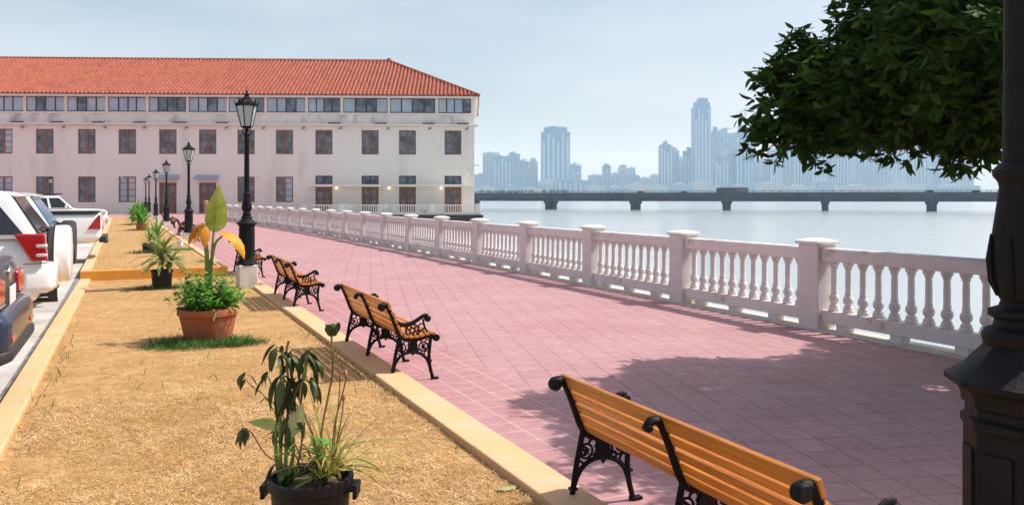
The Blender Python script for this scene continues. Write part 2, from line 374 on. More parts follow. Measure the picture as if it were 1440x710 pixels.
# ================================================================== SEA WALL + BALUSTRADE
def bxc(y): return 8.64 - (1.64 * ((y - 35) / 36) ** 1.5 if y > 35 else 0)
bal = thing('balustrade', (8.64, 8.64, PZ), 'long white balustrade with vase shaped balusters between promenade and sea', 'balustrade')
SP = 3.06
posty = [8.64 + SP * k for k in range(-4, 21)]
pb = MB(); pb.bx(-.165, .165, -.18, .18, 0, 1.165)
cb = MB(); cb.bx(-.20, .20, -.215, .215, 1.165, 1.20)
vs = []
cap = [(-.20, -.215), (.20, -.215), (.20, .215), (-.20, .215)]
cb.add([(x, y, 1.202) for x, y in cap] + [(x * .45, y * .45, 1.236) for x, y in cap], [(0, 1, 5, 4), (1, 2, 6, 5), (2, 3, 7, 6), (3, 0, 4, 7), (4, 5, 6, 7), (3, 2, 1, 0)])
post0 = pb.build('post', MT['white'], bal, bevel=.012); cap0 = cb.build('cap', MT['whitecap'], post0, bevel=.006)
bprof = [(.062, .27), (.066, .275), (.066, .315), (.052, .33), (.058, .345), (.044, .362), (.036, .375), (.050, .392), (.061, .42), (.062, .445), (.052, .48), (.036, .505),
         (.044, .515), (.041, .53), (.036, .56), (.037, .70), (.035, .80), (.034, .845), (.048, .855), (.042, .87), (.056, .895), (.062, .90), (.062, .94)]
bprof = [(r * 1.12, z) for r, z in bprof]
bb = MB(); bb.lathe(bprof, 14); bal0 = bb.build('baluster', MT['white'], bal, smooth=50)
far_b = MB(); first_p = first_b = True
low = [(r, z) for r, z in bprof[::3]] + [bprof[-1]]
for k, y in enumerate(posty):
    x = bxc(y); ly = y - 8.64; lx = x - 8.64
    if first_p: p, c = post0, cap0; first_p = False
    else:
        p = post0.copy(); COL.objects.link(p); c = cap0.copy(); COL.objects.link(c); c.parent = p
    p.location = (lx, ly, 0)
    if k + 1 == len(posty): continue
    y1 = posty[k + 1]; x1 = bxc(y1); ang = math.atan2(x1 - x, y1 - y); L = math.hypot(x1 - x, y1 - y); inn = L - .36
    mid = ((x + x1) / 2 - 8.64, (y + y1) / 2 - 8.64)
    rb = MB(); rb.box((0, 0, 1.022), (.21, inn - .004, .162)); rb.box((0, 0, 1.108), (.17, inn - .03, .012)); r_ = rb.build('rail', MT['white'], bal, bevel=.008); r_.location = (*mid, 0); r_.rotation_euler.z = -ang
    lb = MB(); lb.box((0, 0, .185), (.20, inn - .004, .168))
    for t in (-.27, .06, .38): lb.box((0, t * inn, .049), (.16, .17, .102))
    l_ = lb.build('beam', MT['white'], bal, bevel=.006); l_.location = (*mid, 0); l_.rotation_euler.z = -ang
    for j in range(11):
        t = ((j + .5) / 11 - .5) * (inn - .02)
        px, py = mid[0] + math.sin(ang) * t, mid[1] + math.cos(ang) * t
        if 3 <= k < 12:
            q = bal0 if first_b else bal0.copy()
            if not first_b: COL.objects.link(q)
            first_b = False
            q.location = (px, py, 0); q.rotation_euler.z = rnd.uniform(0, 6)
        else:
            far_b.lathe(low, 8, (px, py, 0))
fb = far_b.build('baluster', MT['white'], bal, smooth=50); fb['kind'] = 'stuff'
b = MB()
for k in range(len(posty) - 1):
    y, y1 = posty[k], posty[k + 1]; x, x1 = bxc(y), bxc(y1)
    b.prism([(x - .24, y), (x + .21, y), (x1 + .21, y1), (x1 - .24, y1)], -.12, PZ + .008 if k < 999 else 0, 'XY')
sw = b.build('coping', MT['coping'], smooth=0); structure(sw)

# ================================================================== THE COLONIAL BUILDING
tX, tD = 1 / math.hypot(1, .048), .048 / math.hypot(1, .048)
BX0, BD0 = (335 - 720) / 1160 * 94, 94.0
bx_, by_ = cw(BX0, BD0)
ddx, ddy = cw(tX, tD)
BROT = math.atan2(ddy, ddx)
bld = thing('building', (bx_, by_, PZ), 'long cream three storey colonial building with red barrel tile hip roof beside the sea', 'building', None, BROT)
def fx(px):
    u = (px - 720) / 1160; return (u * BD0 - BX0) / (tX - u * tD)
KZ = 94 / 1160
def fz(py): return ZC - (py - 278) * KZ - PZ
XL, XR = fx(-430), fx(667)
DEP = 21.0
def wall_open(name, x0, x1, z0, z1, ops, depth, y, m, parent):
    xs = sorted({x0, x1, *[o[0] for o in ops], *[o[1] for o in ops]}); zs = sorted({z0, z1, *[o[2] for o in ops], *[o[3] for o in ops]})
    b = MB(); idx = {}
    def V(x, z, yy=y):
        k = (round(x, 4), round(z, 4), yy)
        if k not in idx: idx[k] = len(b.v); b.v.append((x, yy, z))
        return idx[k]
    for i in range(len(xs) - 1):
        for j in range(len(zs) - 1):
            cx, cz = (xs[i] + xs[i + 1]) / 2, (zs[j] + zs[j + 1]) / 2
            if any(o[0] < cx < o[1] and o[2] < cz < o[3] for o in ops): continue
            b.f.append((V(xs[i], zs[j]), V(xs[i + 1], zs[j]), V(xs[i + 1], zs[j + 1]), V(xs[i], zs[j + 1])))
    for a0, a1, c0, c1 in ops:
        q = [(a0, c0), (a1, c0), (a1, c1), (a0, c1)]
        for i in range(4):
            (p, r), (p2, r2) = q[i], q[(i + 1) % 4]
            o = len(b.v); b.v += [(p, y, r), (p2, y, r2), (p2, y + depth, r2), (p, y + depth, r)]; b.f.append((o, o + 1, o + 2, o + 3))
    return b.build(name, m, parent, smooth=0, recalc=False)
# local axes: +X along the facade, -Y towards the camera, +Z up
mid_c = [-109, -52, 5, 63, 122, 179, 236, 292, 346, 400, 455.5, 520.5, 573, 637]
mid_c = [-394, -337, -280, -223, -166] + mid_c
Wd = 24 * KZ
win2 = [(fx(c) - Wd / 2, fx(c) + Wd / 2, fz(217), fz(182.5)) for c in mid_c]
gwin = [(fx(c) - Wd / 2, fx(c) + Wd / 2, fz(284.5), fz(248.5)) for c in (-109, -52, 5, 63, 122, 179, 346, 400)]
gdoor = [(fx(c) - Wd / 2, fx(c) + Wd / 2, 0.02, fz(257)) for c in (236, 292)]
bc = [455.5, 520.5, 573, 637]
btr = [(fx(c) - Wd / 2, fx(c) + Wd / 2, fz(259), fz(247)) for c in bc]
bdo = [(fx(c) - Wd / 2, fx(c) + Wd / 2, .12, fz(262.8)) for c in bc]
ops = win2 + gwin + gdoor + btr + bdo
wall_open('wall', XL, XR, -.6, fz(172), ops, .22, 0, MT['wall'], bld)
b = MB()   # the hidden sides, back and room darkness behind the openings
b.bx(XL, XR, .4, DEP, -.6, fz(131)); b.bx(XL, XL + .3, .001, .4, -.6, fz(172)); b.bx(XR - .3, XR, .001, .4, -.6, fz(172))
b.build('side_wall', MT['wall'], bld, smooth=0)
cl = [(-84, -31), (-26, 32), (36, 90), (94, 147.5), (151.5, 204.5), (208.5, 261.5), (265, 318), (321.5, 371.5), (375.5, 429), (433, 478.5), (482.5, 545), (548.5, 612), (616.5, 662.5)]
cl = [(a, a + 54) for a in (-374, -316, -258, -200)] + [(-142, -88)] + cl
cops = [(fx(a), fx(c), fz(157.8), fz(137)) for a, c in cl]
wall_open('upper_wall', XL, XR, fz(160.5), fz(131), cops, .25, .06, MT['trim'], bld)
b = MB(); b.bx(XL, XR, -.02, .3, fz(174), fz(160.5)); b.build('wall_band', MT['wallband'], bld, smooth=0)
b = MB(); b.bx(XL - .1, XR + .12, -.13, .3, fz(160.9), fz(158.9)); b.build('sill_band', MT['trim'], bld, smooth=0, bevel=.03)
b = MB(); b.bx(XL - .3, XR + .5, -.62, .3, fz(176.6), fz(174.2)); b.bx(XL - .3, XR + .3, -.35, .28, fz(178), fz(176.65)); b.build('cornice', MT['trim'], bld, smooth=0, bevel=.03)
b = MB(); b.bx(XL, XR + .02, -.12, .3, fz(134.4), fz(131.2)); b.build('eave_band', MT['trim'], bld, smooth=0)
# clerestory windows: four lights, the two middle ones narrower with darker frames
for n, (x0, x1, z0, z1) in enumerate(cops):
    b = MB(); w = x1 - x0; t = .10
    cuts = [0, .25, .49, .75, 1] if n % 3 else [0, .27, .52, .74, 1]
    b.bx(x0, x1, .16, .26, z0, z0 + t); b.bx(x0, x1, .16, .26, z1 - t, z1)
    for c in cuts:
        ww = .13 if 0 < c < 1 else .1
        b.bx(max(x0, x0 + c * w - ww / 2), min(x1, x0 + c * w + ww / 2), .17, .25, z0 + t, z1 - t)
    f = b.build('ribbon_window', MT['darkframe'], bld, smooth=0)
    for i in range(4):
        p = MB(); y = .21 + (.03 if rnd.random() < .25 else 0); p.add([(x0 + cuts[i] * w, y, z0), (x0 + cuts[i + 1] * w, y, z0), (x0 + cuts[i + 1] * w, y, z1), (x0 + cuts[i] * w, y, z1)], [(0, 1, 2, 3)])
        p.build('pane', MT['glass'] if (n > 8 and i != 0 and rnd.random() < .6) or rnd.random() < .12 else MT['glassc'], f, smooth=0)
def casement(name, op, rows=4, darkw=False, leafb=.0):
    x0, x1, z0, z1 = op; b = MB(); t = .13; xm = (x0 + x1) / 2
    b.bx(x0, x0 + t, .06, .22, z0, z1); b.bx(x1 - t, x1, .06, .22, z0, z1); b.bx(x0 + t, x1 - t, .06, .22, z0, z0 + t); b.bx(x0 + t, x1 - t, .06, .22, z1 - t, z1)
    b.bx(xm - .11, xm + .11, .08, .20, z0 + t, z1 - t)
    for i in range(1, rows):
        z = z0 + (z1 - z0) * i / rows; b.bx(x0 + t, xm - .11, .10, .18, z - .03, z + .03); b.bx(xm + .11, x1 - t, .10, .18, z - .035, z + .035)
    f = b.build(name, MT['brownwood'], bld, smooth=0)
    for a, c in ((x0 + t, xm - .11), (xm + .11, x1 - t)):
        p = MB(); p.add([(a, .15, z0 + t), (c, .15, z0 + t), (c, .15, z1 - t), (a, .15, z1 - t)], [(0, 1, 2, 3)])
        p.build('pane', MT['glass'] if darkw or rnd.random() < .6 else MT['glassc'], f, smooth=0)
    return f
for n, o in enumerate(win2): casement('window', o, 4, n > 8)
for n, o in enumerate(gwin): casement('window', o, 4)
def door(op, mats, panels=True):
    x0, x1, z0, z1 = op; b = MB(); t = .14; xm = (x0 + x1) / 2
    b.bx(x0, x0 + t, .05, .2, z0, z1); b.bx(x1 - t, x1, .05, .2, z0, z1); b.bx(x0 + t, x1 - t, .05, .2, z1 - t, z1)
    for a, c in ((x0 + t, xm - .015), (xm + .015, x1 - t)):
        b.bx(a, c, .12, .18, z0, z0 + .35 * (z1 - z0)); b.bx(a, a + .16, .12, .18, z0, z1 - t); b.bx(c - .16, c, .12, .18, z0, z1 - t); b.bx(a, c, .12, .18, z1 - t - .2, z1 - t)
        b.bx(a, c, .12, .18, z0 + .52 * (z1 - z0), z0 + .57 * (z1 - z0))
    f = b.build('door', mats, bld, smooth=0)
    for a, c in ((x0 + t, xm), (xm, x1 - t)):
        p = MB(); p.add([(a, .165, z0), (c, .165, z0), (c, .165, z1 - t), (a, .165, z1 - t)], [(0, 1, 2, 3)]); p.build('pane', MT['glass'], f, smooth=0)
    for s in (-.09, .09):
        h = MB(); h.tube([(xm + s, .1, z0 + .40 * (z1 - z0)), (xm + s, .08, z0 + .42 * (z1 - z0)), (xm + s, .1, z0 + .47 * (z1 - z0))], .018, 6); h.build('handle', MT['steel'], f)
for o in gdoor: door(o, MT['brownwood'])
for o in bdo: door(o, MT['brownwood'])
for x0, x1, z0, z1 in btr:
    b = MB(); t = .12; xm = (x0 + x1) / 2
    b.bx(x0, x1, .08, .2, z0, z0 + t); b.bx(x0, x1, .08, .2, z1 - t, z1); b.bx(x0, x0 + t, .08, .2, z0 + t, z1 - t); b.bx(x1 - t, x1, .08, .2, z0 + t, z1 - t); b.bx(xm - .08, xm + .08, .09, .19, z0 + t, z1 - t)
    f = b.build('transom_window', MT['darkframe'], bld, smooth=0)
    p = MB(); p.add([(x0, .15, z0), (x1, .15, z0), (x1, .15, z1), (x0, .15, z1)], [(0, 1, 2, 3)]); p.build('pane', MT['glass'], f, smooth=0)
for c in (236, 292):
    x = fx(c); b = MB(); z1, z0 = fz(246), fz(253)
    b.prism([(-.02, z1), (-1.1, z0 + .15), (-1.1, z0), (-.02, z0)], x - 1.25, x + 1.25, 'YZ'); b.build('awning', MT['blueplastic'], bld, smooth=0, bevel=.03)
# ledge, balcony
b = MB(); b.bx(fx(433), fx(664), -1.5, -.005, fz(262.4), fz(260.2)); b.build('ledge', MT['trim'], bld, smooth=0, bevel=.03)
b = MB(); b.bx(fx(428), XR + .7, -1.9, -.005, -.15, .06); b.build('balcony_floor', MT['trim'], bld, smooth=0)
b = MB(); X0, X1 = fx(432), XR + .6; yb = -1.8; zt = 1.02
b.bx(X0, X1, yb - .09, yb + .09, zt - .13, zt); b.bx(X0, X1, yb - .07, yb + .07, .065, .17)
for px in (432, 484, 546, 609, 672):
    xx = min(X1, fx(px)); b.bx(xx - .28, xx + .28, yb - .13, yb + .13, .065, zt + .08)
b.build('balcony_rail', MT['wallband'], bld, smooth=0)
b = MB(); n = int((X1 - X0) / .26)
for i in range(n):
    x = X0 + (i + .5) * (X1 - X0) / n
    gap = any(abs(x - fx(c)) < 1.1 for c in bc)
    w = .10 if gap else .19
    b.bx(x - w / 2, x + w / 2, yb - .04, yb + .04, .17, zt - .13)
o = b.build('balcony_picket', MT['wallband'], bld, smooth=0); o['kind'] = 'stuff'
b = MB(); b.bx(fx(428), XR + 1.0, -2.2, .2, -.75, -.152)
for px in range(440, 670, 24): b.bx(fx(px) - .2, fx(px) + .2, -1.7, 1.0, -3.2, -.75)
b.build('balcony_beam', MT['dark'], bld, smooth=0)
b = MB(); b.bx(fx(405), XR - .1, .3, DEP - .5, -9, -.61); b.build('foundation', MT['seawall'], bld, smooth=0)
# small fittings on the facade
for c in (490, 550 - 5, 621):
    pass
for px in (473.5, 547.5, 620.5):
    b = MB(); b.sphere((fx(px), -.28, fz(264)), .15, 10, 7); l = b.build('wall_lamp', MT['warmlamp'], bld)
    b = MB(); b.bx(fx(px) - .06, fx(px) + .06, -.26, -.004, fz(261.5) - .12, fz(261.5) - .04); b.build('bracket', MT['steel'], l, smooth=0)
for px, py in ((363, 249.5), (657, 246.5), (173, 250.5)):
    b = MB(); b.tube([(fx(px), -.01, fz(py)), (fx(px), -.2, fz(py) + .02)], .04, 6); b.sphere((fx(px), -.28, fz(py)), .13, 10, 6); b.build('security_camera', MT['whitecap'], bld)
for px in (34, 92, 150, 205, 264, 320, 372, 428, 480, 546, 605, 657):
    b = MB(); x = fx(px); z = fz(180); b.tube([(x, -.3, z + .14), (x, -.32, z - .02)], .05, 6); b.tube([(x - .16, -.42, z - .1), (x + .12, -.30, z + .02)], (.10), 8); b.build('floodlight', MT['steel'], bld)
for a in (36, 92, 150, 208, 265, 323, 480, 545, 612, 660):
    b = MB(); x = fx(a - 10); b.bx(x - .6, x + .75, -.66, -.3, fz(174.0), fz(172.6)); b.build('drip_tray', MT['darkframe'], bld, smooth=0)
b = MB(); b.bx(XR + .004, XR + .6, 1.0, 1.2, fz(232), fz(231)); b.build('side_bracket', MT['steel'], bld, smooth=0)
# roof: barrel tiles laid in rows, hip at both ends
ZE = fz(134.6); HW = DEP / 2 + .9; ZR = ZE + HW * .50
ex0, ex1 = XL - .7, XR + .55; ye = -.9
def roof_face(b, origin, along, inward, length, rise, pitchw=.46, rowlen=.72):
    al = Vector(along); inn = Vector(inward); n = int(length / pitchw); HWl = HW
    for i in range(n):
        u = (i + .5) * length / n; run = min(HWl, u, length - u) if True else HWl
        if run < .25: continue
        rows = max(1, int(run / rowlen)); base = Vector(origin) + al * u
        k = 5; R_ = pitchw * .34; prev = None
        for r in range(rows + 1):
            t0 = r * rowlen; t1 = min(run, (r + 1) * rowlen)
            if t1 - t0 < .05: continue
            lift0 = .04; lift1 = 0
            ring = []
            jit = rnd.uniform(-.012, .012)
            for t, lf in ((t0 - .03, lift0), (t1, lift1)):
                for q in range(k):
                    a = math.pi * q / (k - 1)
                    off = al * (math.cos(a) * R_ + jit); h = math.sin(a) * .20 + lf
                    p = base + off + inn * t; p = Vector((p.x, p.y, p.z + t * rise + h)); ring.append(p)
            o = len(b.v); b.v += [tuple(p) for p in ring]
            for q in range(k - 1): b.f.append((o + q, o + q + 1, o + k + q + 1, o + k + q))
            b.f.append(tuple(o + q for q in range(k)))
b = MB()
roof_face(b, (ex0, ye, ZE), (1, 0, 0), (0, 1, 0), ex1 - ex0, .50)
yb2 = ye + 2 * HW
roof_face(b, (ex1, ye, ZE), (0, 1, 0), (-1, 0, 0), yb2 - ye, .50)
# plain deck under the tiles, all four slopes
A = [(ex0, ye, ZE - .02), (ex1, ye, ZE - .02), (ex1, yb2, ZE - .02), (ex0, yb2, ZE - .02), (ex0 + HW, ye + HW, ZR - .03), (ex1 - HW, ye + HW, ZR - .03)]
b.add(A, [(0, 1, 5, 4), (1, 2, 5), (2, 3, 4, 5), (3, 0, 4), (3, 2, 1, 0)])
roof = b.build('roof', MT['rooftile'], bld, smooth=35, recalc=False)
b = MB(); tl = A[4]; tr = A[5]
b.tube([(tl[0], tl[1], tl[2] + .12), (tr[0], tr[1], tr[2] + .12)], .2, 8)
for c, e in ((1, 5), (2, 5), (0, 4), (3, 4)): b.tube([(A[c][0], A[c][1], A[c][2] + .1), (A[e][0], A[e][1], A[e][2] + .14)], .19, 8)
b.sphere((tr[0], tr[1], tr[2] + .25), .3, 8, 6); b.build('ridge_tile', MT['rooftile'], roof)
b = MB(); b.bx(ex0 + .1, ex1 - .1, ye + .06, .05, ZE - .22, ZE - .045); b.bx(ex1 - .7, ex1 - .12, .05, yb2 - .2, ZE - .22, ZE - .045); b.build('soffit', MT['trim'], roof, smooth=0)

# ================================================================== BRIDGE
D0 = 310.0; bX, bD = .2603 * D0, D0; a_, b_ = .1046 * D0, -.0384 * D0
WZ = -3.0
def bpt(i): return cw(bX + i * a_, bD + i * b_)
bL = math.hypot(a_, b_); x0, y0 = bpt(0)
dx, dy = bpt(1)[0] - x0, bpt(1)[1] - y0; brz = math.atan2(dy, dx)
brg = thing('bridge', (x0, y0, WZ), 'long grey concrete causeway bridge on low piers across the bay', 'bridge', None, brz)
kz = D0 / 1160
zb, zt = 4.7 - (283.2 - 278) * kz, 4.7 - (273.0 - 278) * kz
n0, n1 = -9, 7
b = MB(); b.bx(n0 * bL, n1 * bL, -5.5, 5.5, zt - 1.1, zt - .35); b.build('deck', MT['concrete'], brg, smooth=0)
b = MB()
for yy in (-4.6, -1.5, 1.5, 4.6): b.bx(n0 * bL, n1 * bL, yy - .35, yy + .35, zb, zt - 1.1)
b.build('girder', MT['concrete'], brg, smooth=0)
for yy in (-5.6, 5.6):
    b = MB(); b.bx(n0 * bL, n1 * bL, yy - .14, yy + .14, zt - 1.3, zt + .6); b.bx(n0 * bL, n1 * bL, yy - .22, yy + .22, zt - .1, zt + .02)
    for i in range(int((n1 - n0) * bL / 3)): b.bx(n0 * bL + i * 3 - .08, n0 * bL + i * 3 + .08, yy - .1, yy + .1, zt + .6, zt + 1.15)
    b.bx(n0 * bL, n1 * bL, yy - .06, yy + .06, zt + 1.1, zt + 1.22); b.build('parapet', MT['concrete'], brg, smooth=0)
pm = MB(); pm.bx(-1.1, 1.1, -4.6, 4.6, -3, zb - .9); pcm = MB(); pcm.bx(-1.45, 1.45, -5.3, 5.3, zb - .9, zb)
p0 = pm.build('pier', MT['concrete'], brg, smooth=0); c0 = pcm.build('pier_cap', MT['concrete'], p0, smooth=0)
for i in range(n0, n1 + 1):
    if i == n0: p = p0
    else:
        p = p0.copy(); COL.objects.link(p); c = c0.copy(); COL.objects.link(c); c.parent = p
    p.location = (i * bL, 0, 0)
def on_bridge(px):
    u = (px - 720) / 1160; i = (u * bD - bX) / (a_ - u * b_); return i * bL
def bridge_world(s, off, z):
    c, sn = math.cos(brz), math.sin(brz); return (x0 + s * c - off * sn, y0 + s * sn + off * c, WZ + z)

# ================================================================== FAR SHORE AND CITY
shore_c = cw(-100, 2150)
b = MB(); pts = [cw(X, d) for X, d in ((-2400, 2080), (-300, 2060), (400, 2020), (1300, 1950), (2600, 1950), (3800, 4000), (-3800, 4000))]
b.prism(pts, -4, -1.2, 'XY'); structure(b.build('far_shore', MT['palm'], smooth=0))
def tower(px0, px1, ytop, d, m, label, steps=(), name='tower', crown=None, dep=None, rot=.25, cat='tower'):
    w = (px1 - px0) / 1160 * d; c = at((px0 + px1) / 2, ytop, d); h = c.z + 1.3; dp = dep or max(14, w * .8)
    t = thing(name, (c.x, c.y, -1.3), label, cat, 'towers of the city across the bay', -YAW + 0.0)
    b = MB(); hh = h * (1 - sum(s[2] for s in steps)); b.bx(-w / 2, w / 2, -dp / 2, dp / 2, 0, hh)
    nb = int(hh / 24)
    for i in range(1, nb): b.bx(-w / 2 - .35, w / 2 + .35, -dp / 2 - .35, dp / 2 + .35, i * 24, i * 24 + 1.4)
    # vertical ribs / balcony stacks give the facade relief
    b.build('shaft', m, t, smooth=0)
    b = MB(); nr = 3 + int(w / 22)
    for i in range(nr): xx = -w / 2 + w * (i + .5) / nr; b.bx(xx - w * .26 / nr, xx + w * .26 / nr, -dp / 2 - 1.6, -dp / 2 - .36, 6 + hh * .05 * (i % 2), hh - 5 - hh * .06 * ((i * 7 + int(px0)) % 3))
    b.build('balcony_stack', MT['tw_pale'] if m not in (MT['tw_pale'], MT['tw_beige']) else MT['tw_mid'], t, smooth=0)
    z = hh
    for a0, a1, fr in steps:                   # (left fraction, right fraction, share of height)
        b = MB(); b.bx(-w / 2 + w * a0, -w / 2 + w * a1, -dp * .4, dp * .4, z, z + h * fr); b.build('setback', m, t, smooth=0); z += h * fr
    if crown == 'mast':
        b = MB(); b.tube([(0, 0, z - .5), (0, 0, z + h * .05)], .5, 6); b.build('mast', MT['steel'], t)
    elif crown == 'dome':
        b = MB(); b.lathe([(w * .42 * math.cos(a), z - .3 + w * .28 * math.sin(a)) for a in [i * math.pi / 2 / 6 for i in range(6)]] + [(.1, z + w * .28 - .3)], 16); b.build('dome', m, t)
    else:
        b = MB(); b.bx(-w * .22, w * .05, -dp * .15, dp * .15, z, z + 4); b.bx(w * .12, w * .3, -dp * .1, dp * .2, z, z + 2.6); b.build('plant_room', m, t, smooth=0)
    return t
G, P, B_, Q, C_ = MT['tw_glass'], MT['tw_pale'], MT['tw_beige'], MT['tw_mid'], MT['tw_conc']
TW = [
 (666, 689, 246, 2300, Q, 'low grey block just right of the colonial building, left end of the skyline', ()),
 (679, 703, 215.5, 2450, P, 'pale flat topped slab behind the broad dark block at the skyline left end', ()),
 (694, 719, 221, 2250, G, 'broad dark glass block at the left end of the skyline', ()),
 (714.5, 731.5, 217, 2300, Q, 'tower with a rounded dome top at the left of the skyline', (), 'dome'),
 (731, 744, 225.5, 2330, Q, 'slim block with a sloping stepped top right of the domed tower', ((0, .5, .03),)),
 (743, 756, 224, 2280, P, 'pale ribbed block closing the left cluster of the skyline', ((.2, .8, .06),)),
 (761, 800.5, 180, 2250, G, 'wide blue glass office tower standing alone left of the middle of the skyline', ((.10, .90, .07),)),
 (756, 793, 255, 2200, P, 'low pale podium at the foot of the wide blue glass tower', ()),
 (783, 826, 254, 2190, G, 'long low glass hall right of the wide tower podium', ()),
 (801.5, 817, 231, 2320, Q, 'mid height block with a billboard on its roof edge right of the wide tower', ((0, .45, .03),)),
 (827, 847, 246.5, 2450, P, 'low pale block left of the slim dark tower in the gap of the skyline', ()),
 (847, 858.5, 232, 2250, G, 'slim dark tower alone in the gap of the skyline', ((.2, .8, .03),)),
 (859, 871, 244, 2450, P, 'low pale block right of the slim dark tower', ()),
 (869, 885, 233, 2500, B_, 'faint beige tower with a stepped top mid skyline', ((.1, .7, .08),)),
 (882, 893, 236.5, 2600, P, 'faint pale tower behind the stepped beige one', ()),
 (886, 899, 247, 2400, Q, 'low grey block before the faint pale tower mid skyline', ()),
 (898, 917, 250.5, 2600, P, 'lowest faint row block left of the rounded twin towers', ()),
 (914, 927, 246, 2650, B_, 'faint beige block touching the left of the rounded twin tower', ()),
 (927, 944.5, 199, 2200, G, 'dark curved tower with a stepped cap left of the tallest tower', ((.1, .85, .03), (.35, .6, .05)), 'mast'),
 (943, 954.5, 209, 2300, B_, 'beige slab leaning on the dark curved tower', ((0, .7, .04),)),
 (953, 964, 222, 2500, B_, 'pinkish block between beige slab and tallest tower', ((.3, .9, .05),)),
 (961, 976, 209, 2260, G, 'dark blue block at the left foot of the tallest tower', ((.35, 1, .05),)),
 (974, 997.5, 139, 2180, G, 'tallest glass tower of the skyline with a notched crown', ((.10, .96, .05), (.30, .84, .04)), 'mast'),
 (996.5, 1008, 198, 2400, B_, 'pale beige slab against the right side of the tallest tower', ()),
 (1000, 1011, 180, 2380, G, 'thin dark tower just right of the tallest tower', ((.25, .75, .05),)),
 (1010, 1032, 182, 2420, Q, 'grey tower with a raised square head left of the crane tower', ((.12, .5, .06),)),
 (1032, 1056.5, 178, 2200, G, 'unfinished dark tower with narrowing top below the crane', ((.1, .85, .05), (.3, .62, .08))),
 (1003, 1023, 222, 2200, G, 'dark wide block in front of the tower cluster right of the tallest tower', ()),
 (1016, 1039, 212, 2230, P, 'white columned apartment tower before the crane tower', ((.15, .85, .04),)),
 (1044, 1062, 217, 2190, G, 'dark tower with two shoulders right of the crane tower', ((.3, .8, .05),)),
 (1060, 1072, 224, 2400, P, 'pale thin tower at the edge of the leaves', ()),
 (1070, 1082, 225, 2280, B_, 'beige tower half behind the lowest left leaves', ()),
]
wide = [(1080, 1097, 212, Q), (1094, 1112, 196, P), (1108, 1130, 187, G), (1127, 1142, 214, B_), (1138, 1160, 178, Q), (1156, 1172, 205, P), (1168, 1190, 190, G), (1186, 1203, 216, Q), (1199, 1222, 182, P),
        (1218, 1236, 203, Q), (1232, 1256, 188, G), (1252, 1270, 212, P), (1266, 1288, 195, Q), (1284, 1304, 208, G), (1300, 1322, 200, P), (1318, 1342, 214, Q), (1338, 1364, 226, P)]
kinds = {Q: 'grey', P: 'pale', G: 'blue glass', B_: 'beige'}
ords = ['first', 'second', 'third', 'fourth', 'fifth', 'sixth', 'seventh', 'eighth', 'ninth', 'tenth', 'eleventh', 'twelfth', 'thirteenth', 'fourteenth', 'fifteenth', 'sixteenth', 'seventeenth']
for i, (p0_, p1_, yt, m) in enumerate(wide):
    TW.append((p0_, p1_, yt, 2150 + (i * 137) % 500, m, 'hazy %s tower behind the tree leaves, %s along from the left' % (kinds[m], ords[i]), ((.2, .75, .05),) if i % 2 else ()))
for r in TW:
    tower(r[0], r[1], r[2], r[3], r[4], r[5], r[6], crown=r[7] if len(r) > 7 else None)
# low waterfront buildings
lows = [(668, 700, 263), (700, 735, 261), (733, 760, 265), (826, 850, 262), (848, 884, 264), (880, 915, 259), (912, 940, 262), (938, 975, 260), (973, 1000, 256), (998, 1020, 263), (1020, 1060, 261), (1060, 1100, 258), (1098, 1150, 262), (1146, 1168, 255), (1170, 1240, 262), (1240, 1300, 259), (1298, 1375, 262)]
for i, (a, c, yt) in enumerate(lows):
    w = (c - a) / 1160 * 2120; p = at((a + c) / 2, yt, 2120); t = thing('waterfront_block', (p.x, p.y, -1.3), 'low long waterfront block at the foot of the towers, %s from the colonial building' % ords[i], 'building', 'low waterfront blocks', -YAW)
    b = MB(); b.bx(-w / 2, w / 2, -12, 12, 0, p.z + 1.3); b.build('wall', (P, Q, B_)[i % 3], t, smooth=0)
    b = MB(); b.bx(-w / 2 - 1, w / 2 + 1, -13, 13, p.z + 1.3, p.z + 2.5); b.bx(-w * .2, w * .1, -6, 6, p.z + 2.5, p.z + 6); b.build('roof', MT['tw_pale'], t, smooth=0)
bp_ = at(809, 248, 2300); t = thing('billboard', (bp_.x, bp_.y, bp_.z - 9), 'white and red billboard beside the wide blue tower', 'billboard', None, -YAW)
b = MB(); b.bx(-14, 14, -18, -17, 0, 17); b.build('panel', MT['plate'], t, smooth=0)
b = MB(); b.bx(-13, 13, -18.4, -18.02, 5, 11); b.build('stripe', MT['lens'], t, smooth=0)
b = MB(); b.bx(-10, -9, -17, -9, -8, 8); b.bx(9, 10, -17, -9, -8, 8); b.build('support', MT['steel'], t, smooth=0)
# tower crane
cp = at(1048, 163, 2200); t = thing('tower_crane', (cp.x, cp.y, cp.z - 6), 'tower crane on the unfinished dark tower', 'crane', None, -YAW)
b = MB(); b.bx(-.8, .8, -.8, .8, 0, 26); b.build('mast', MT['steel'], t, smooth=0)
b = MB(); b.tube([(-14, 0, 14), (10, 0, 28)], .7, 5); b.tube([(0, 0, 26), (-13.5, 0, 15)], .25, 4); b.build('jib', MT['steel'], t, smooth=0)
b = MB(); b.bx(-16, -11, -1, 1, 11.5, 14); b.build('counterweight', MT['steel'], t, smooth=0)

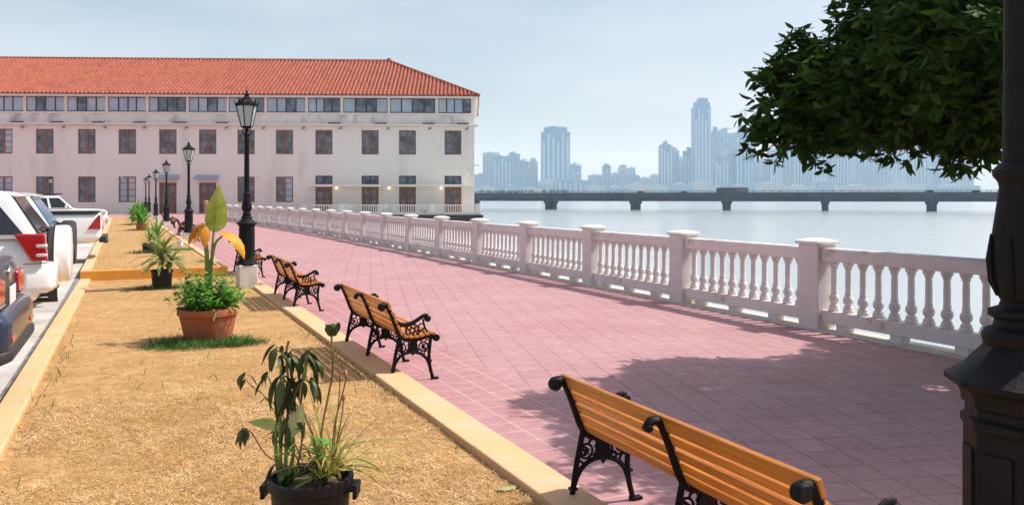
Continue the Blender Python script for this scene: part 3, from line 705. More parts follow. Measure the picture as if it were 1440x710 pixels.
# ================================================================== HAZE
hz = bpy.data.materials.new('haze'); hz.use_nodes = True; N = hz.node_tree.nodes; L = hz.node_tree.links
N.remove(N['Principled BSDF']); pv = N.new('ShaderNodeVolumePrincipled'); L.new(pv.outputs[0], N['Material Output'].inputs['Volume'])
pv.inputs['Color'].default_value = (.55, .79, 1, 1); pv.inputs['Absorption Color'].default_value = (1, 1, 1, 1); pv.inputs['Density'].default_value = .00023; pv.inputs['Anisotropy'].default_value = .1
b = MB(); b.bx(-6200, 6200, -320, 7600, -10.5, 420)
h = b.build('haze', hz, smooth=0); h['kind'] = 'stuff'
# ================================================================== BENCHES
def arc(c, r, a0, a1, n=10): return [(c[0] + r * math.cos(R(a0 + (a1 - a0) * i / n)), c[1] + r * math.sin(R(a0 + (a1 - a0) * i / n))) for i in range(n + 1)]
def smooth2(pts, n=5):                     # Catmull-Rom through the points
    P = [Vector(p) for p in pts]; out = []
    for i in range(len(P) - 1):
        p0 = P[max(0, i - 1)]; p1 = P[i]; p2 = P[i + 1]; p3 = P[min(len(P) - 1, i + 2)]
        for k in range(n):
            t = k / n; out.append(.5 * ((2 * p1) + (p2 - p0) * t + (2 * p0 - 5 * p1 + 4 * p2 - p3) * t * t + (3 * p1 - p0 - 3 * p2 + p3) * t ** 3))
    out.append(P[-1]); return [tuple(p) for p in out]
BACK = smooth2([(-.125, .735), (-.10, .765), (-.055, .755), (-.015, .68), (.025, .58), (.06, .49), (.10, .435), (.15, .412)], 5)
def make_frame(arm):
    b = MB()
    def bar(pts, w, t): b.tube([(u, 0, z) for u, z in pts], [(t, w)] * len(pts), 8)
    def rod(pts, r=.0075): b.tube([(u, 0, z) for u, z in pts], r, 6)
    bar(BACK, .021, .025)
    if arm: b.lathe([(.030, -.028), (.038, -.016), (.038, .016), (.030, .028)], 16, (-.105, 0, .742), 'Y')
    else: b.lathe([(.012, -.026), (.020, -.018), (.020, .018), (.012, .026)], 12, (-.120, 0, .735), 'Y')
    bar(smooth2([(.13, .415), (.20, .408), (.28, .412), (.36, .432), (.43, .428)], 4), .021, .020)
    b.lathe([(.030, -.026), (.036, -.015), (.036, .015), (.030, .026)], 14, (.452, 0, .412), 'Y')
    bar(smooth2([(.395, .415), (.385, .33), (.378, .24), (.386, .14), (.405, .06), (.418, .012)], 4), .018, .016)
    b.box((.437, 0, .012), (.07, .045, .024)); b.box((.384, 0, .19), (.042, .042, .014))
    bar(smooth2([(.075, .45), (.055, .36), (.035, .27), (.018, .17), (.004, .08), (-.004, .0)], 4), .018, .016)
    b.box((-.006, 0, .012), (.05, .045, .024)); b.box((.012, 0, .13), (.042, .042, .014))
    bar(smooth2([(.012, .125), (.04, .20), (.095, .262), (.19, .288), (.285, .268), (.35, .215), (.380, .15)], 5), .016, .013)
    # scroll work between the arch and the seat bar
    b.prism([(.15, .30), (.185, .40), (.235, .40), (.27, .30), (.235, .285), (.21, .25), (.185, .285)], -.010, .010)
    for cx, cz, r, s in ((.098, .335, .042, 1), (.318, .335, .045, -1)):
        rod(arc((cx, cz), r, 0, 360, 14)); rod(arc((cx - s * .012, cz), r * .55, 40 * s, 300 * s, 10))
        for k in range(5):
            a = k * 72 + 20; rod([(cx, cz), (cx + r * .5 * math.cos(R(a)), cz + r * .5 * math.sin(R(a)))], .008)
    rod(arc((.142, .375), .026, -60, 200, 9)); rod(arc((.275, .372), .028, -20, 240, 9)); rod(arc((.360, .380), .022, 60, 320, 8))
    rod(arc((.050, .255), .028, -30, 210, 8)); rod(arc((.352, .265), .026, -30, 210, 8)); rod(arc((.135, .295), .018, 0, 300, 8)); rod(arc((.285, .292), .018, 180, -120, 8))
    if arm:
        bar(smooth2([(.015, .625), (.07, .575), (.14, .562), (.22, .580), (.30, .625), (.335, .640), (.365, .632)], 4), .020, .014)
        b.lathe([(.026, -.024), (.032, -.014), (.032, .014), (.026, .024)], 14, (.362, 0, .606), 'Y')
        c = (.205, .498); rod(arc(c, .066, 0, 360, 20), .008); rod(arc(c, .024, 0, 360, 12), .008)
        for k in range(6):
            a = k * 60 + 15; rod(arc((c[0] + .044 * math.cos(R(a)), c[1] + .044 * math.sin(R(a))), .018, 0, 360, 8), .006)
        rod(smooth2([(.315, .605), (.325, .55), (.345, .50), (.385, .44)], 4), .010)
        rod(arc((.298, .530), .030, -70, 210, 9)); rod(arc((.300, .462), .030, 0, 300, 10)); rod(arc((.110, .520), .030, -30, 240, 10)); rod(arc((.105, .462), .022, 0, 300, 8))
        rod(smooth2([(.27, .50), (.30, .495), (.33, .52)], 4)); rod([(.205, .432), (.205, .42)], .012); rod([(.205, .564), (.205, .575)], .012)
    return b.build('frame', MT['iron'], None, smooth=45)
def make_bench():
    t = thing('bench', (0, 0, 0), 'x', 'bench', 'slatted benches in a row along the garden kerb')
    fe = make_frame(True); fm = make_frame(False)
    for k, y in enumerate((-.95, 0, .95)):
        o = fm if k == 1 else (fe if k == 0 else fe.copy())
        if k == 2: COL.objects.link(o)
        o.parent = t; o.location = (0, y, 0)
    # back boards follow the curve of the iron on its front side; seat boards lie on the seat bar
    S = [(-.068, .752), (-.030, .672), (-.001, .602), (.026, .540), (.052, .484)]
    for i, (u, z) in enumerate(S):
        ang = [R(-20), R(-26), R(-24), R(-23), R(-25)][i]
        hgt = [.080, .056, .052, .050, .048][i]
        b = MB(); b.box((0, 0, 0), (.024, 1.96, hgt)); o = b.build('back_slat', MT['wood'], t, smooth=0, bevel=.005)
        o.location = (u + .034, 0, z); o.rotation_euler.y = ang
    for i, (u, z) in enumerate([(.135, .445), (.19, .438), (.245, .439), (.30, .446), (.355, .458), (.41, .462)]):
        b = MB(); b.box((0, 0, 0), (.047, 1.96, .024)); o = b.build('seat_slat', MT['wood'], t, smooth=0, bevel=.005)
        o.location = (u, 0, z); o.rotation_euler.y = [R(14), R(4), R(-4), R(-9), R(-8), R(8)][i]
    b = MB()
    for y in (-.95, 0, .95):
        for u, z in S: b.lathe([(.009, -.004), (.009, .012), (.004, .016)], 8, (u + .05, y, z), 'X')
    b.build('bolt', MT['steel'], t)
    return t
bench = make_bench(); index_children()
BENCHES = [(3.21, 'nearest bench, orange slats partly in tree shade, cut by the lower edge of the photo'),
           (8.71, 'second bench from the camera, at the kerb right of the wilted plant'),
           (14.1, 'third bench, just in front of the tall nearest street lamp on a white plinth'),
           (20.2, 'fourth bench, half hidden behind the yellow leaves of the tall plant'),
           (36.8, 'small distant bench just beyond the second street lamp of the row'),
           (42.3, 'farther dark bench between second and third lamps, nearer the third'),
           (53.0, 'far dark bench just beyond the third street lamp'), (58.6, 'farthest dark bench of the row, before the fourth street lamp')]
for i, (y, lab) in enumerate(BENCHES):
    o = bench if i == 0 else copy_tree(bench)
    o.location = (2.29 if y < 19 else 2.28 - .012 * (y - 19), y, PZ); o['label'] = lab

# ================================================================== STREET LAMPS
def make_lamp():
    t = thing('street_lamp', (0, 0, 0), 'x', 'street lamp', 'iron street lamps along the garden')
    b = MB(); b.box((0, 0, .145), (.36, .36, .49)); b.build('plinth', MT['plinth'], t, smooth=0, bevel=.02)
    b = MB()
    def oct8(prof): b.lathe(prof, 8, rot=R(22.5))
    oct8([(.205, .385), (.205, .42), (.185, .44), (.178, .47), (.160, .485), (.155, .52), (.150, .545), (.150, 1.06), (.158, 1.07), (.158, 1.09), (.146, 1.10), (.146, 1.12), (.156, 1.128), (.156, 1.145), (.165, 1.165), (.198, 1.185), (.200, 1.20), (.150, 1.235), (.105, 1.285), (.098, 1.30)])
    for k in range(8):
        a = k * math.pi / 4; b.box((.139 * math.cos(a), .139 * math.sin(a), .80), (.014, .075, .42), a)
    b.lathe([(.098, 1.29), (.104, 1.305), (.106, 1.32), (.098, 1.335), (.078, 1.345), (.075, 1.365), (.090, 1.375), (.090, 1.39), (.064, 1.40), (.058, 1.415), (.066, 1.43), (.078, 1.47), (.083, 1.53), (.081, 1.59), (.070, 1.67), (.062, 1.73), (.066, 1.745), (.078, 1.76), (.080, 1.775), (.066, 1.79), (.054, 1.80)], 20)
    for k in range(8):                     # acanthus ribs on the vase
        a = k * math.pi / 4; b.tube([((r + .004) * math.cos(a), (r + .004) * math.sin(a), z) for r, z in ((.063, 1.43), (.078, 1.47), (.083, 1.53), (.080, 1.6))], [.006, .011, .012, .003], 6)
    b.build('base', MT['iron'], t, smooth=30)
    b = MB(); b.lathe([(.055, 1.79), (.053, 1.85), (.046, 2.78), (.050, 2.79), (.062, 2.80), (.062, 2.83), (.046, 2.84), (.044, 2.90), (.060, 2.92), (.066, 2.945), (.050, 2.965), (.038, 2.98), (.036, 3.04), (.055, 3.06), (.075, 3.075)], 18)
    for s in (-1, 1): b.tube(smooth2([(.04 * s, 0, 2.94), (.085 * s, 0, 2.98), (.06 * s, 0, 3.04), (.085 * s, 0, 3.08)], 4), .009, 6)
    b.build('pole', MT['iron'], t, smooth=35)
    b = MB(); n = 6
    ring = lambda r, z: [(r * math.cos(2 * math.pi * k / n), r * math.sin(2 * math.pi * k / n), z) for k in range(n)]
    lo, hi = ring(.105, 3.085), ring(.205, 3.50)
    for k in range(n):
        b.tube([lo[k], hi[k]], .011, 6); b.tube([lo[k], lo[(k + 1) % n]], .013, 6); b.tube([hi[k], hi[(k + 1) % n]], .016, 6)
        m_ = [(hi[k][j] + hi[(k + 1) % n][j]) / 2 for j in range(3)]
        b.tube([hi[k], (hi[k][0] * 1.08, hi[k][1] * 1.08, 3.55), (hi[k][0] * 1.22, hi[k][1] * 1.22, 3.60)], [.015, .013, .004], 6)   # crown horns
        p, q = Vector(hi[k]), Vector(hi[(k + 1) % n])
        arcp = [p.lerp(q, s) + Vector((0, 0, .07 * math.sin(math.pi * s))) for s in [i / 6 for i in range(7)]]
        o = len(b.v); b.v += [tuple(x * 1.01) for x in [p.lerp(q, i / 6) for i in range(7)]] + [tuple(x) for x in arcp]
        for i in range(6): b.f.append((o + i, o + i + 1, o + 8 + i, o + 7 + i))
    b.lathe([(.07, 3.07), (.108, 3.08), (.10, 3.095), (.05, 3.10)], 6)
    b.lathe([(.205, 3.505), (.19, 3.55), (.14, 3.60), (.10, 3.625), (.085, 3.63), (.092, 3.645), (.06, 3.67), (.035, 3.70)], 6)
    b.lathe([(.035, 3.69), (.055, 3.715), (.055, 3.73), (.022, 3.75), (.026, 3.77), (.012, 3.79), (.004, 3.83)], 10)
    lan = b.build('lantern', MT['iron'], t, smooth=25)
    for k in range(n):
        p = MB(); c = .975; q = [lo[k], lo[(k + 1) % n], hi[(k + 1) % n], hi[k]]
        p.add([(v[0] * c, v[1] * c, v[2]) for v in q], [(0, 1, 2, 3)]); p.build('pane', MT['lampglass'], lan, smooth=0)
    b = MB(); b.lathe([(.02, 3.10), (.03, 3.12), (.03, 3.2), (.045, 3.25), (.045, 3.35), (.02, 3.4)], 10); b.build('bulb', MT['whitecap'], lan)
    return t
lamp = make_lamp(); index_children()
LAMPS = [(2.235, 1.475, 'very near black lamp post filling the right edge, only its base and shaft in view'),
         (2.04, 16.87, 'tallest complete street lamp, black with white plinth, in front of the roof'),
         (1.93, 33.3, 'second complete street lamp, behind the fiddle of yellow leaves and left of the tall one'),
         (1.72, 49.6, 'third complete street lamp in front of the left awning door'),
         (1.56, 65.4, 'fourth complete street lamp, slim and left of the awning door'),
         (1.36, 80.2, 'fifth street lamp, small, one before the farthest of the row'),
         (1.24, 91.5, 'farthest and smallest street lamp of the row, near the facade')]
lx, ly = cw((70.5 - 720) / 1160 * 80, 80)
LAMPS.append((lx, ly, 'lone dark lantern rising behind the parked cars in front of a window'))
for i, (x, y, lab) in enumerate(LAMPS):
    o = lamp if i == 0 else copy_tree(lamp); o.location = (x, y, 0); o['label'] = lab
    o.rotation_euler.z = [R(8), R(4), 0, R(10), R(-5), 0, 0, 0][i]
LAMPS[2] = None
for o in bpy.data.objects:
    if o.get('label', '').startswith('second complete'): o['label'] = 'second complete street lamp, left of the tall one and above the yellow plant'

# ================================================================== TREE
NPR = np.random.default_rng(5)
def leaf_mesh(name, centers, size, m, parent, droop=.5, wid=.42, azs=None):
    n = len(centers); C = np.asarray(centers)
    L_ = NPR.uniform(size[0], size[1], n); Wd_ = L_ * wid * NPR.uniform(.8, 1.15, n)
    az = NPR.uniform(0, 2 * np.pi, n) if azs is None else np.asarray(azs); el = NPR.normal(-droop, .45, n)
    d = np.stack([np.cos(az) * np.cos(el), np.sin(az) * np.cos(el), np.sin(el)], 1)
    rv = NPR.normal(0, 1, (n, 3)); rv[:, 2] *= .35
    s = np.cross(d, rv + np.array([0, 0, 1.2])); s /= np.linalg.norm(s, axis=1)[:, None] + 1e-9
    nn = np.cross(d, s)
    V = np.zeros((n, 9, 3))
    def pt(t, w, f): return C + d * (L_ * t)[:, None] + s * (Wd_ * w)[:, None] + nn * (Wd_ * f)[:, None]
    V[:, 0] = pt(0, 0, 0); V[:, 1] = pt(.35, -.42, .14); V[:, 2] = pt(.35, 0, 0); V[:, 3] = pt(.35, .42, .14)
    V[:, 4] = pt(.68, -.36, .05); V[:, 5] = pt(.68, 0, -.08); V[:, 6] = pt(.68, .36, .05); V[:, 7] = pt(1, 0, -.28); V[:, 8] = V[:, 7]
    F = np.array([[0, 2, 1, 1], [0, 3, 2, 2], [1, 2, 5, 4], [2, 3, 6, 5], [4, 5, 7, 7], [5, 6, 7, 7]])
    faces = []
    me = bpy.data.meshes.new(name)
    tri = [f[:3] if f[2] == f[3] else f for f in F.tolist()]
    loops = np.concatenate([np.array(f) for f in tri]); k = np.array([len(f) for f in tri])
    lv = (loops[None, :] + (np.arange(n) * 9)[:, None]).ravel(); tot = np.tile(k, n); st = np.concatenate([[0], np.cumsum(tot)[:-1]])
    me.vertices.add(n * 9); me.vertices.foreach_set('co', V.astype(np.float32).ravel())
    me.loops.add(len(lv)); me.loops.foreach_set('vertex_index', lv.astype(np.int32))
    me.polygons.add(len(tot)); me.polygons.foreach_set('loop_start', st.astype(np.int32)); me.polygons.foreach_set('loop_total', tot.astype(np.int32))
    me.update(calc_edges=True); me.validate(); me.materials.append(m); me.shade_smooth()
    o = bpy.data.objects.new(name, me); COL.objects.link(o); o.parent = parent; return o
tree = thing('shade_tree', (7.1, 2.7, PZ), 'dense dark leafed tree overhanging the promenade at upper right', 'tree')
T0 = Vector((7.1, 2.7, PZ))
lobes = [((1118, 190), 7.6, .34), ((1112, 120), 7.8, .30), ((1148, 95), 7.8, .33), ((1238, 75), 7.9, .42), ((1185, 140), 7.4, .55), ((1255, 15), 7.7, .40), ((1305, 30), 7.5, .72), ((1300, 120), 7.0, .70),
         ((1240, 180), 7.2, .42), ((1350, 150), 6.8, .60), ((1370, 60), 6.4, .85), ((1345, 208), 7.0, .26), ((1215, 200), 7.6, .20), ((1280, 195), 7.4, .24), ((1375, 205), 6.9, .24), ((1150, 205), 7.7, .20), ((1105, 210), 7.6, .20), ((1175, 205), 7.5, .26), ((1330, 225), 6.9, .18), ((1250, 212), 7.3, .2),
         ((1425, -120), 7, .8), ((1500, 40), 6.5, 1.1), ((1545, -140), 7, 1.15), ((1345, -110), 8, .75), ((1460, 160), 6.4, .6), ((1640, 20), 7, 1.3), ((1800, -60), 7.4, 1.4), ((1640, -280), 7.8, 1.3), ((1730, -230), 7.6, 1.5), ((1620, 150), 6.6, .8), ((1900, 60), 7.6, 1.1),
         ((1560, 60), 5.4, .8), ((1730, -80), 5.8, 1.0), ((1760, 30), 5.8, 1.0), ((1850, -160), 6.2, 1.2), ((1820, -300), 6.6, 1.1), ((1950, 0), 6.6, 1.1), ((1577, 60), 10, 1.2), ((1490, 30), 9.2, 1.0), ((1440, 90), 8.6, .75), ((1270, 100), 9.2, .65), ((1330, 40), 9.2, .8), ((1205, 110), 8.6, .45), ((1400, 130), 9, .7), ((1680, 0), 10, 1.1), ((1517, 110), 9.4, .9), ((1680, 110), 8.9, .9), ((1800, 110), 8.2, .9)]
pts = []; azs = []; limbs = []
for (px, py), d, r in lobes:
    c = at(px, py, d); limbs.append((c, r))
    nb = int(270 * r ** 2) + 22
    for i in range(nb):                      # clusters on and inside the lobe, each a spray of leaves
        v = Vector(NPR.normal(0, 1, 3)).normalized() * (r * NPR.uniform(.35, 1.0) ** .6)
        v.z *= .8
        cc = c + v
        fl = 2.27 + .13 * math.sin(cc.x * 4.1 + cc.y * 2.7) + .10 * math.sin(cc.y * 6.3 - cc.x * 1.9)
        if cc.z < fl: cc.z = fl + rnd.uniform(-.06, .2)
        if math.sin(cc.x * 5.3 + 1.7 * cc.z) * math.sin(cc.y * 4.7 - cc.z * 3.1) * math.sin(cc.z * 5.9 + cc.x * 2.1) > .33: continue
        for w_ in range(2):                  # two leaf whorls per twig
            k = rnd.randint(6, 9); c2 = cc + Vector(NPR.normal(0, .07, 3)); a0 = rnd.uniform(0, 6.28)
            for q_ in range(k):
                pts.append(tuple(c2 + Vector(NPR.normal(0, .016, 3)) - T0)); azs.append(a0 + 6.283 * q_ / k + rnd.uniform(-.3, .3))
for (px, py), d in (((1082, 92), 7.7), ((1094, 104), 7.7), ((1074, 165), 7.6), ((1072, 190), 7.5), ((1080, 212), 7.6), ((1110, 62), 7.8), ((1135, 48), 7.8), ((1150, 60), 7.9), ((1190, 32), 7.7), ((1196, 8), 7.7), ((1128, 222), 7.4), ((1168, 226), 7.5), ((1215, 222), 7.3), ((1262, 222), 7.2), ((1325, 235), 6.8), ((1352, 238), 6.8), ((1378, 232), 6.8), ((1098, 150), 7.6), ((1205, 30), 7.6), ((1064, 203), 7.6), ((1068, 148), 7.7), ((1070, 224), 7.5), ((1112, 236), 7.4), ((1155, 240), 7.4), ((1238, 234), 7.3), ((1292, 238), 7.1), ((1116, 42), 7.9), ((1176, 14), 7.8), ((1080, 112), 7.7), ((1098, 78), 7.8), ((1345, 250), 6.7)):
    c = at(px, py - (22 if py > 200 else 0), d)
    for w_ in range(4):
        c2 = c + Vector(NPR.normal(0, 1, 3)) * .07; a0 = rnd.uniform(0, 6.28)
        for q_ in range(7): pts.append(tuple(c2 + Vector(NPR.normal(0, .014, 3)) - T0)); azs.append(a0 + .9 * q_ + rnd.uniform(-.3, .3))
leaf_mesh('crown', pts, (.09, .16), MT['leaf'], tree, azs=azs)
print('tree leaves', len(pts))
b = MB()
top = Vector((.35, .35, 2.3))
b.tube(smooth2([(0, 0, -.1), (.02, .03, .5), (.10, .08, 1.2), (.2, .2, 1.8), tuple(top)], 4), [.30, .26, .235, .22, .21, .20, .195, .19, .185, .18, .18, .175, .17, .165, .16, .155, .15], 12)
b.build('trunk', MT['bark'], tree)
b = MB()
for c, r in limbs:
    e = c - T0; s = top + Vector((0, 0, rnd.uniform(-.5, 0))); m_ = s.lerp(e, .5) + Vector((0, 0, .35))
    pts_ = smooth2([tuple(s), tuple(m_), tuple(e)], 5); N_ = len(pts_); b.tube(pts_, [.075 * (1 - i / N_) + .012 for i in range(N_)], 7)
    for _ in range(int(6 + 8 * r)):
        v = Vector(NPR.normal(0, 1, 3)).normalized() * r * .85; b.tube([tuple(e), tuple(e + v * .5 + Vector((0, 0, .04))), tuple(e + v)], [.014, .009, .004], 5)
e0, e1 = at(1335, 198, 6.9) - T0, Vector((.17, .15, 1.55))
b.tube(smooth2([tuple(e0), tuple(e0.lerp(e1, .25) + Vector((0, 0, -.02))), tuple(e0.lerp(e1, .6) + Vector((0, 0, .10))), tuple(e1)], 4), [.016 + .0055 * i for i in range(13)], 8)
b.build('limb', MT['bark'], tree)

# ================================================================== DRY TURF AND GRASS TUFTS
def blades(name, xy, z, ln, wd, lift, m, label, cat):
    n = len(xy); az = NPR.uniform(0, 2 * np.pi, n); L_ = NPR.uniform(ln[0], ln[1], n); Wd_ = NPR.uniform(wd[0], wd[1], n); el = NPR.uniform(lift[0], lift[1], n)
    d = np.stack([np.cos(az) * np.cos(el), np.sin(az) * np.cos(el), np.sin(el)], 1); s = np.stack([-np.sin(az), np.cos(az), np.zeros(n)], 1)
    P = np.concatenate([xy, np.asarray(z).reshape(-1, 1)], 1)
    V = np.zeros((n, 5, 3)); bend = NPR.normal(0, .25, n)
    V[:, 0] = P - s * Wd_[:, None] / 2; V[:, 1] = P + s * Wd_[:, None] / 2
    mid = P + d * (L_ * .55)[:, None] + s * (bend * L_ * .3)[:, None]
    V[:, 2] = mid + s * Wd_[:, None] * .42; V[:, 3] = mid - s * Wd_[:, None] * .42
    V[:, 4] = P + d * L_[:, None] + s * (bend * L_ * .8)[:, None] - np.array([0, 0, 1]) * (L_ * .12 * (el > .3))[:, None]
    lv = (np.array([0, 1, 2, 3, 3, 2, 4])[None] + (np.arange(n) * 5)[:, None]).ravel(); tot = np.tile([4, 3], n); st = np.concatenate([[0], np.cumsum(tot)[:-1]])
    me = bpy.data.meshes.new(name); me.vertices.add(n * 5); me.vertices.foreach_set('co', V.astype(np.float32).ravel())
    me.loops.add(len(lv)); me.loops.foreach_set('vertex_index', lv.astype(np.int32)); me.polygons.add(2 * n)
    me.polygons.foreach_set('loop_start', st.astype(np.int32)); me.polygons.foreach_set('loop_total', tot.astype(np.int32)); me.update(calc_edges=True); me.materials.append(m)
    o = bpy.data.objects.new(name, me); COL.objects.link(o); return tag(o, label, cat, None, 'stuff')
def strip_xy(n, y0, y1, bias):
    y = y0 + (y1 - y0) * NPR.uniform(0, 1, n) ** bias; x = NPR.uniform(-.79, 2.11, n); return np.stack([x, y], 1)
xy = np.concatenate([strip_xy(120000, 3.0, 19.5, 2.0), strip_xy(50000, 3.0, 8, 1.2)])
# thin out bare patches
f = np.sin(xy[:, 0] * 2.3 + 1.3 * np.sin(xy[:, 1] * 1.1)) + np.sin(xy[:, 1] * 2.9 + xy[:, 0]) + NPR.normal(0, .9, len(xy))
xy = xy[f > -1.25]
blades('dry_grass', xy, -.052 + NPR.uniform(0, .012, len(xy)), (.018, .06), (.0018, .0042), (.02, .5), MT['straw'], 'short dry straw coloured grass covering the garden strip', 'dry grass')
xy2 = strip_xy(14000, 19.8, 50, 1.6); xy2[:, 0] = -.85 + (xy2[:, 0] + .79) / 2.9 * 2.5 - (xy2[:, 1] - 19) * .009
blades('dry_grass', xy2, np.full(len(xy2), .128), (.04, .09), (.004, .008), (.05, .5), MT['straw'], 'dry straw coloured grass on the raised far garden beds', 'dry grass')
def tuft(cx, cy, rx, ry, n, z, h=(.06, .16)):
    a = NPR.uniform(0, 2 * np.pi, n); r = np.sqrt(NPR.uniform(0, 1, n)) * NPR.uniform(.55, 1, n); return np.stack([cx + rx * r * np.cos(a), cy + ry * r * np.sin(a)], 1), np.full(n, z)
tf = [tuft(.72, 10.55, .68, .50, 2600, -.05), tuft(1.15, 10.35, .40, .26, 900, -.05), tuft(.50, 17.3, .55, .35, 900, -.05), tuft(.25, 17.2, .4, .2, 300, -.05), tuft(.42, 25.7, .6, .5, 800, .13), tuft(1.3, 26.6, .5, .6, 700, .13),
      tuft(.35, 43.5, .8, 1.0, 900, .13), tuft(.0, 52.5, .7, 1.0, 700, .13), tuft(1.6, 21.5, .3, .4, 150, .13), tuft(2.05, 8, .12, 4, 90, -.05), tuft(-.7, 9, .12, 5, 110, -.05), tuft(.9, 9, 1.2, 5, 160, -.05)]
blades('green_grass', np.concatenate([t[0] for t in tf]), np.concatenate([t[1] for t in tf]), (.05, .16), (.004, .009), (.15, 1.2), MT['grass'], 'green watered grass tufts spreading round the foot of the pots', 'grass')

# ================================================================== POTTED PLANTS
RV = Vector((CA, -SA, 0)); FV = Vector((SA, CA, 0)); UP = Vector((0, 0, 1))
def pot(root, r_rim, r_base, h, m, lip=.03, soil=.85):
    b = MB(); b.lathe([(r_base * .9, 0), (r_base, .005), (r_rim * .93, h - lip * 1.6), (r_rim * .95, h - lip * 1.5), (r_rim, h - lip * 1.3), (r_rim * 1.01, h - lip * .3), (r_rim, h), (r_rim * .90, h), (r_rim * .86, h * .8), (r_rim * .8, h * .6)], 28)
    p = b.build('pot', m, root, smooth=35)
    b = MB(); b.lathe([(.001, h * soil + .02), (r_rim * .4, h * soil + .015), (r_rim * .88, h * soil)], 20, cap=False); b.build('soil', MT['earth'], root)
    return p
def leafblade(b, base, dirv, L, w, droop, fold=.2, roll=0, n=7, shape=None, side=None):
    base = Vector(base); d = Vector(dirv).normalized(); pts = [base]; step = L / (n - 1)
    for i in range(n - 1):
        d = (d + Vector((0, 0, -droop / (n - 1)))).normalized(); pts.append(pts[-1] + d * step)
    sh = shape or [.25, .7, .95, 1, .85, .5, .05]
    ws = [w * np.interp(i / (n - 1), np.linspace(0, 1, len(sh)), sh) for i in range(n)]
    sd = side or d.cross(UP); sd = sd if sd.length > .05 else RV
    b.ribbon(pts, ws, sd, fold, roll); return pts
# --- nearest pot: black plastic with wilted and strappy plants
x, y = cw((437 - 720) / 1160 * 3.96, 3.96)
pA = thing('potted_plant', (x, y, -.05), 'nearest pot, black plastic with drooping wilted leaves and long strappy blades', 'potted plant', 'potted plants on the garden strip')
pp = pot(pA, .202, .155, .42, MT['blackplastic'], .035, .86)
b = MB()
for s in (-1, 1):
    b = MB(); c = RV * (.207 * s); b.box((c.x, c.y, .37), (.05, .11, .03), -YAW); b.box((c.x * 1.06, c.y * 1.06, .345), (.02, .11, .05), -YAW)
    b.build('handle', MT['blackplastic'], pp, smooth=0, bevel=.006)
Q = lambda px, py, dd=0: RV * ((px - 437) / 1160 * (3.96)) + FV * dd + UP * (ZC - (py - 278) / 1160 * 3.96 + .05)
b = MB()
stems = [([(415, 668), (425, 610), (408, 560), (402, 500), (405, 480)], .006, .02), ([(452, 668), (440, 610), (422, 560), (430, 520), (438, 487)], .006, -.03),
         ([(425, 660), (395, 600), (372, 560), (352, 545), (338, 532)], .003, .05), ([(418, 660), (378, 640), (356, 605), (344, 598)], .003, -.06), ([(430, 660), (398, 585), (376, 560), (366, 566)], .003, .0)]
for p, r, dd in stems: b.tube(smooth2([tuple(Q(a, c, dd * i / len(p))) for i, (a, c) in enumerate(p)], 3), r, 6)
b.build('wilted_stem', MT['stem'], pA)
b = MB()
def cluster(px, py, n, L, w, spread, dd=0):
    for i in range(n):
        a = rnd.uniform(0, 2 * math.pi); d = RV * math.cos(a) + FV * math.sin(a) + UP * rnd.uniform(-.2, .35)
        leafblade(b, Q(px + rnd.uniform(-spread, spread), py + rnd.uniform(-spread, spread * 1.6), dd + rnd.uniform(-.02, .02)), d, L * rnd.uniform(.75, 1.25), w * rnd.uniform(.8, 1.2), rnd.uniform(2.4, 5), .6, rnd.uniform(-3.5, 3.5), 9)
cluster(394, 490, 8, .15, .036, 7); cluster(410, 500, 7, .14, .034, 7, .04); cluster(398, 528, 8, .16, .036, 10); cluster(414, 540, 6, .15, .032, 8, .05); cluster(436, 494, 9, .15, .030, 6, -.03); cluster(432, 522, 7, .15, .032, 7, -.03); cluster(406, 562, 5, .12, .03, 8); cluster(340, 530, 4, .075, .022, 4, .05); cluster(345, 598, 6, .085, .024, 4, -.06); cluster(410, 575, 6, .17, .04, 8, .02); cluster(375, 525, 4, .09, .02, 4)
cluster(402, 660, 10, .12, .035, 14); cluster(452, 662, 8, .12, .035, 16)
b.build('wilted_foliage', MT['darkleaf'], pA)
b = MB()
leafblade(b, Q(404, 604), -RV + UP * .42 + FV * -.1, .19, .055, .3, .15, side=UP); leafblade(b, Q(412, 612, -.03), RV * .25 + UP * 1.0, .17, .075, .5, .15, side=RV); leafblade(b, Q(412, 606, .03), RV * .55 + UP * .6, .15, .05, .8, .2)
leafblade(b, Q(432, 655, -.06), RV * .3 + UP * .9, .2, .04, 1.0, .2)
b.build('variegated_leaf', MT['paleleaf'], pA)
b = MB()
for px, ph in ((388, 595), (394, 570), (402, 600), (412, 600)):
    b.tube(smooth2([tuple(Q(398 + (px - 398) * .5, 668)), tuple(Q(px, 640)), tuple(Q(px, ph))], 3), [.011, .011, .010, .009, .009, .008, .007], 7)
b.build('green_stem', MT['greenstem'], pA)
b = MB()
for i in range(58):
    a = rnd.gauss(-.15, 1.15); fr = rnd.uniform(-.6, .6)
    d = RV * math.sin(a) + UP * (math.cos(a) * .9 + .35) + FV * fr
    L = rnd.uniform(.22, .48) if a > -.2 else rnd.uniform(.15, .34)
    leafblade(b, Q(462 + rnd.gauss(0, 9), 664, rnd.uniform(-.08, .08)), d, L, rnd.uniform(.010, .018), rnd.uniform(.6, 2.0), .3, rnd.uniform(-.5, .5), 10, [.8, 1, 1, .95, .8, .55, .05])
for px, py, L, dz in ((470, 640, .52, 1.35), (474, 650, .58, 1.6), (468, 640, .44, 1.1), (472, 636, .40, .9)):
    leafblade(b, Q(px, py, rnd.uniform(-.1, .05)), RV * 1.0 + UP * .62 + FV * rnd.uniform(-.3, .2), L, .014, dz, .3, 0, 12, [.8, 1, 1, .95, .8, .55, .05])
b.build('strap_foliage', MT['strap'], pA)
b = MB()
